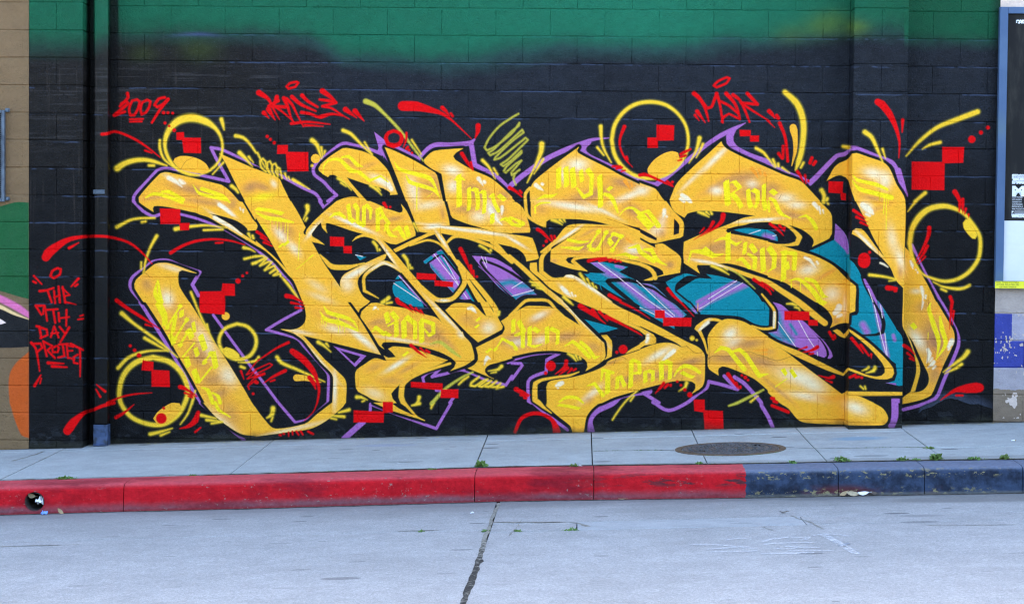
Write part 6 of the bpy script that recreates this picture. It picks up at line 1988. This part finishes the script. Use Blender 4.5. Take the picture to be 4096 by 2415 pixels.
t = NT('dark_leaf'); M_DRY3 = t.fin(t.mix(t.noise(50, 3), (0.06, 0.045, 0.03), (0.12, 0.085, 0.06)), 0.7)
t = NT('scrap_paper'); M_SCRAP = t.fin(t.mix(t.noise(30, 3), (0.80, 0.80, 0.80), (0.66, 0.68, 0.72)), 0.7)
crumple('foil_wrapper', 'crumpled bright blue wrapper in the gutter below the drain hole', 'wrapper', (0.067, -2.405, zt(0.067, -2.405) + 0.001), (0.042, 0.030, 0.022), M_BLUE, 3)
leaf_obj('tan dry leaf leaning on the red kerb beside the blue wrapper', (0.165, -2.392, zt(0.165, -2.392) + 0.018), 0.05, 0.03, 0.006, (0.9, 0.75, 0.4), M_DRY)
crumple('paper_scrap', 'white paper scrap stuffed inside the drain hole of the red kerb', 'litter', (0.020, -2.335, -0.190), (0.05, 0.05, 0.05), M_SCRAP, 8)
leaf_obj('withered brown leaf caught inside the drain hole', (-0.040, -2.315, -0.135), 0.05, 0.03, 0.02, (1.2, 0.3, 0.2), M_DRY2)
crumple('paper_scrap', 'tiny white scrap lying on the road left of the crumbling joint', 'litter', (2.847, -2.883, zt(2.847, -2.883) + 0.001), (0.026, 0.03, 0.006), M_SCRAP, 12)
crumple('paper_scrap', 'small white scrap against the back of the red kerb beside a green tuft', 'litter', (3.505, -2.004, zs(3.505, -2.004) + 0.001), (0.032, 0.016, 0.010), M_SCRAP, 14)
cig = tag(empty('cigarette_end', (6.504, -1.195, zs(6.504, -1.195) + 0.005)), 'white cigarette end lying on the pavement at the right', 'cigarette end')
cg = MB().tube([(-0.014, 0, 0), (0.010, 0.001, 0.001)], 0.0048, 8).build('paper_tube', M_SCRAP, cig); MB().tube([(0.0102, 0.001, 0.001), (0.018, 0.0015, 0.001)], 0.0047, 8).build('filter', M_DRY, cig)
lv = [('largest pale dry leaf in the heap against the dark kerb', 5.235, -2.462, 0.085, 0.042, M_DRY2, (0.7, 0.1, 0.15)), ('tan curled leaf at the left end of the heap by the dark kerb', 5.180, -2.458, 0.06, 0.03, M_DRY, (0.6, -0.4, 0.5)),
      ('grey flat leaf in the middle of the heap by the dark kerb', 5.305, -2.462, 0.07, 0.036, M_SCRAP, (0.6, -0.1, -0.2)), ('dark brown leaf at the right end of the heap by the dark kerb', 5.365, -2.460, 0.055, 0.032, M_DRY3, (0.6, 0.2, 0.3))]
for lab, x, y, L, W, m_, ro in lv: leaf_obj(lab, (x, y, zt(x, y) + 0.014), L, W, 0.007, ro, m_, 'dry leaves against the dark kerb')
leaf_obj('dark curled leaf alone on the road right of the pale patch', (4.725, -3.255, zt(4.725, -3.255) + 0.004), 0.052, 0.022, 0.007, (0.1, 0.0, 0.3), M_DRY3)
leaf_obj('flat brown leaf against the red kerb right of its wide joint', (3.779, -2.352, zt(3.779, -2.352) + 0.003), 0.05, 0.014, 0.004, (0.2, 0, 0.1), M_DRY)
# faded utility marks sprayed on the carriageway
t = NT('faded_white_spray'); mk = t.ramp(t.noise(55, 4, 0.7), 0.38, 0.62, 0.0, 0.55); tr = t.n('ShaderNodeBsdfTransparent'); ms = t.n('ShaderNodeMixShader')
t.fin((0.66, 0.67, 0.69), 0.9); t.l(mk, ms.inputs[0]); t.l(tr.outputs[0], ms.inputs[1]); t.l(t.b.outputs[0], ms.inputs[2]); t.l(ms.outputs[0], t.out.inputs[0]); M_SPRAY = t.m
def ribbon(pts, w):
    v = []; f = []
    P = [Vector((x, y, 0)) for x, y in pts]
    for k, p in enumerate(P):
        d = (P[min(k + 1, len(P) - 1)] - P[max(k - 1, 0)]).normalized(); s = Vector((-d.y, d.x, 0)) * w / 2
        for q in (p - s, p + s): v.append((q.x, q.y, zt(q.x, q.y) + 0.004))
    for k in range(len(P) - 1): f.append((k*2, k*2 + 2, k*2 + 3, k*2 + 1))
    obj('sprayed_mark', mesh('sprayed_mark', v, f, M_SPRAY), road)
for pts, w in (([(4.10, -4.55), (4.25, -4.58), (4.40, -4.69)], .035), ([(4.18, -4.74), (4.30, -4.70), (4.45, -4.74)], .03), ([(4.20, -4.83), (4.33, -4.86), (4.44, -4.83)], .03),
               ([(4.50, -4.50), (4.55, -4.40), (4.66, -4.33), (4.75, -4.38), (4.72, -4.47)], .035), ([(4.48, -4.60), (4.62, -4.565), (4.77, -4.583)], .03), ([(4.60, -4.69), (4.66, -4.74), (4.62, -4.80), (4.54, -4.77)], .03), ([(4.62, -4.72), (4.77, -4.77)], .03),
               ([(4.45, -4.94), (4.58, -4.96), (4.72, -4.952)], .045), ([(4.60, -4.85), (4.82, -4.89)], .025), ([(4.79, -4.30), (4.86, -4.24), (4.95, -4.30), (4.97, -4.37)], .03), ([(4.845, -4.26), (4.88, -4.55), (4.93, -5.05)], .045), ([(4.30, -4.40), (4.36, -4.34), (4.44, -4.34)], .03)):
    ribbon(pts, w)
t = NT('tar_smear'); M_TAR = t.fin((0.20, 0.215, 0.24), 0.8)
v = [(x, y, zt(x, y) + 0.0035) for x, y in ((4.868, -4.70), (4.905, -4.735), (4.950, -4.63), (4.935, -4.60))]
obj('sprayed_mark', mesh('sprayed_mark', v, [(0, 1, 2, 3)], M_TAR), road)
bpy.context.view_layer.update()
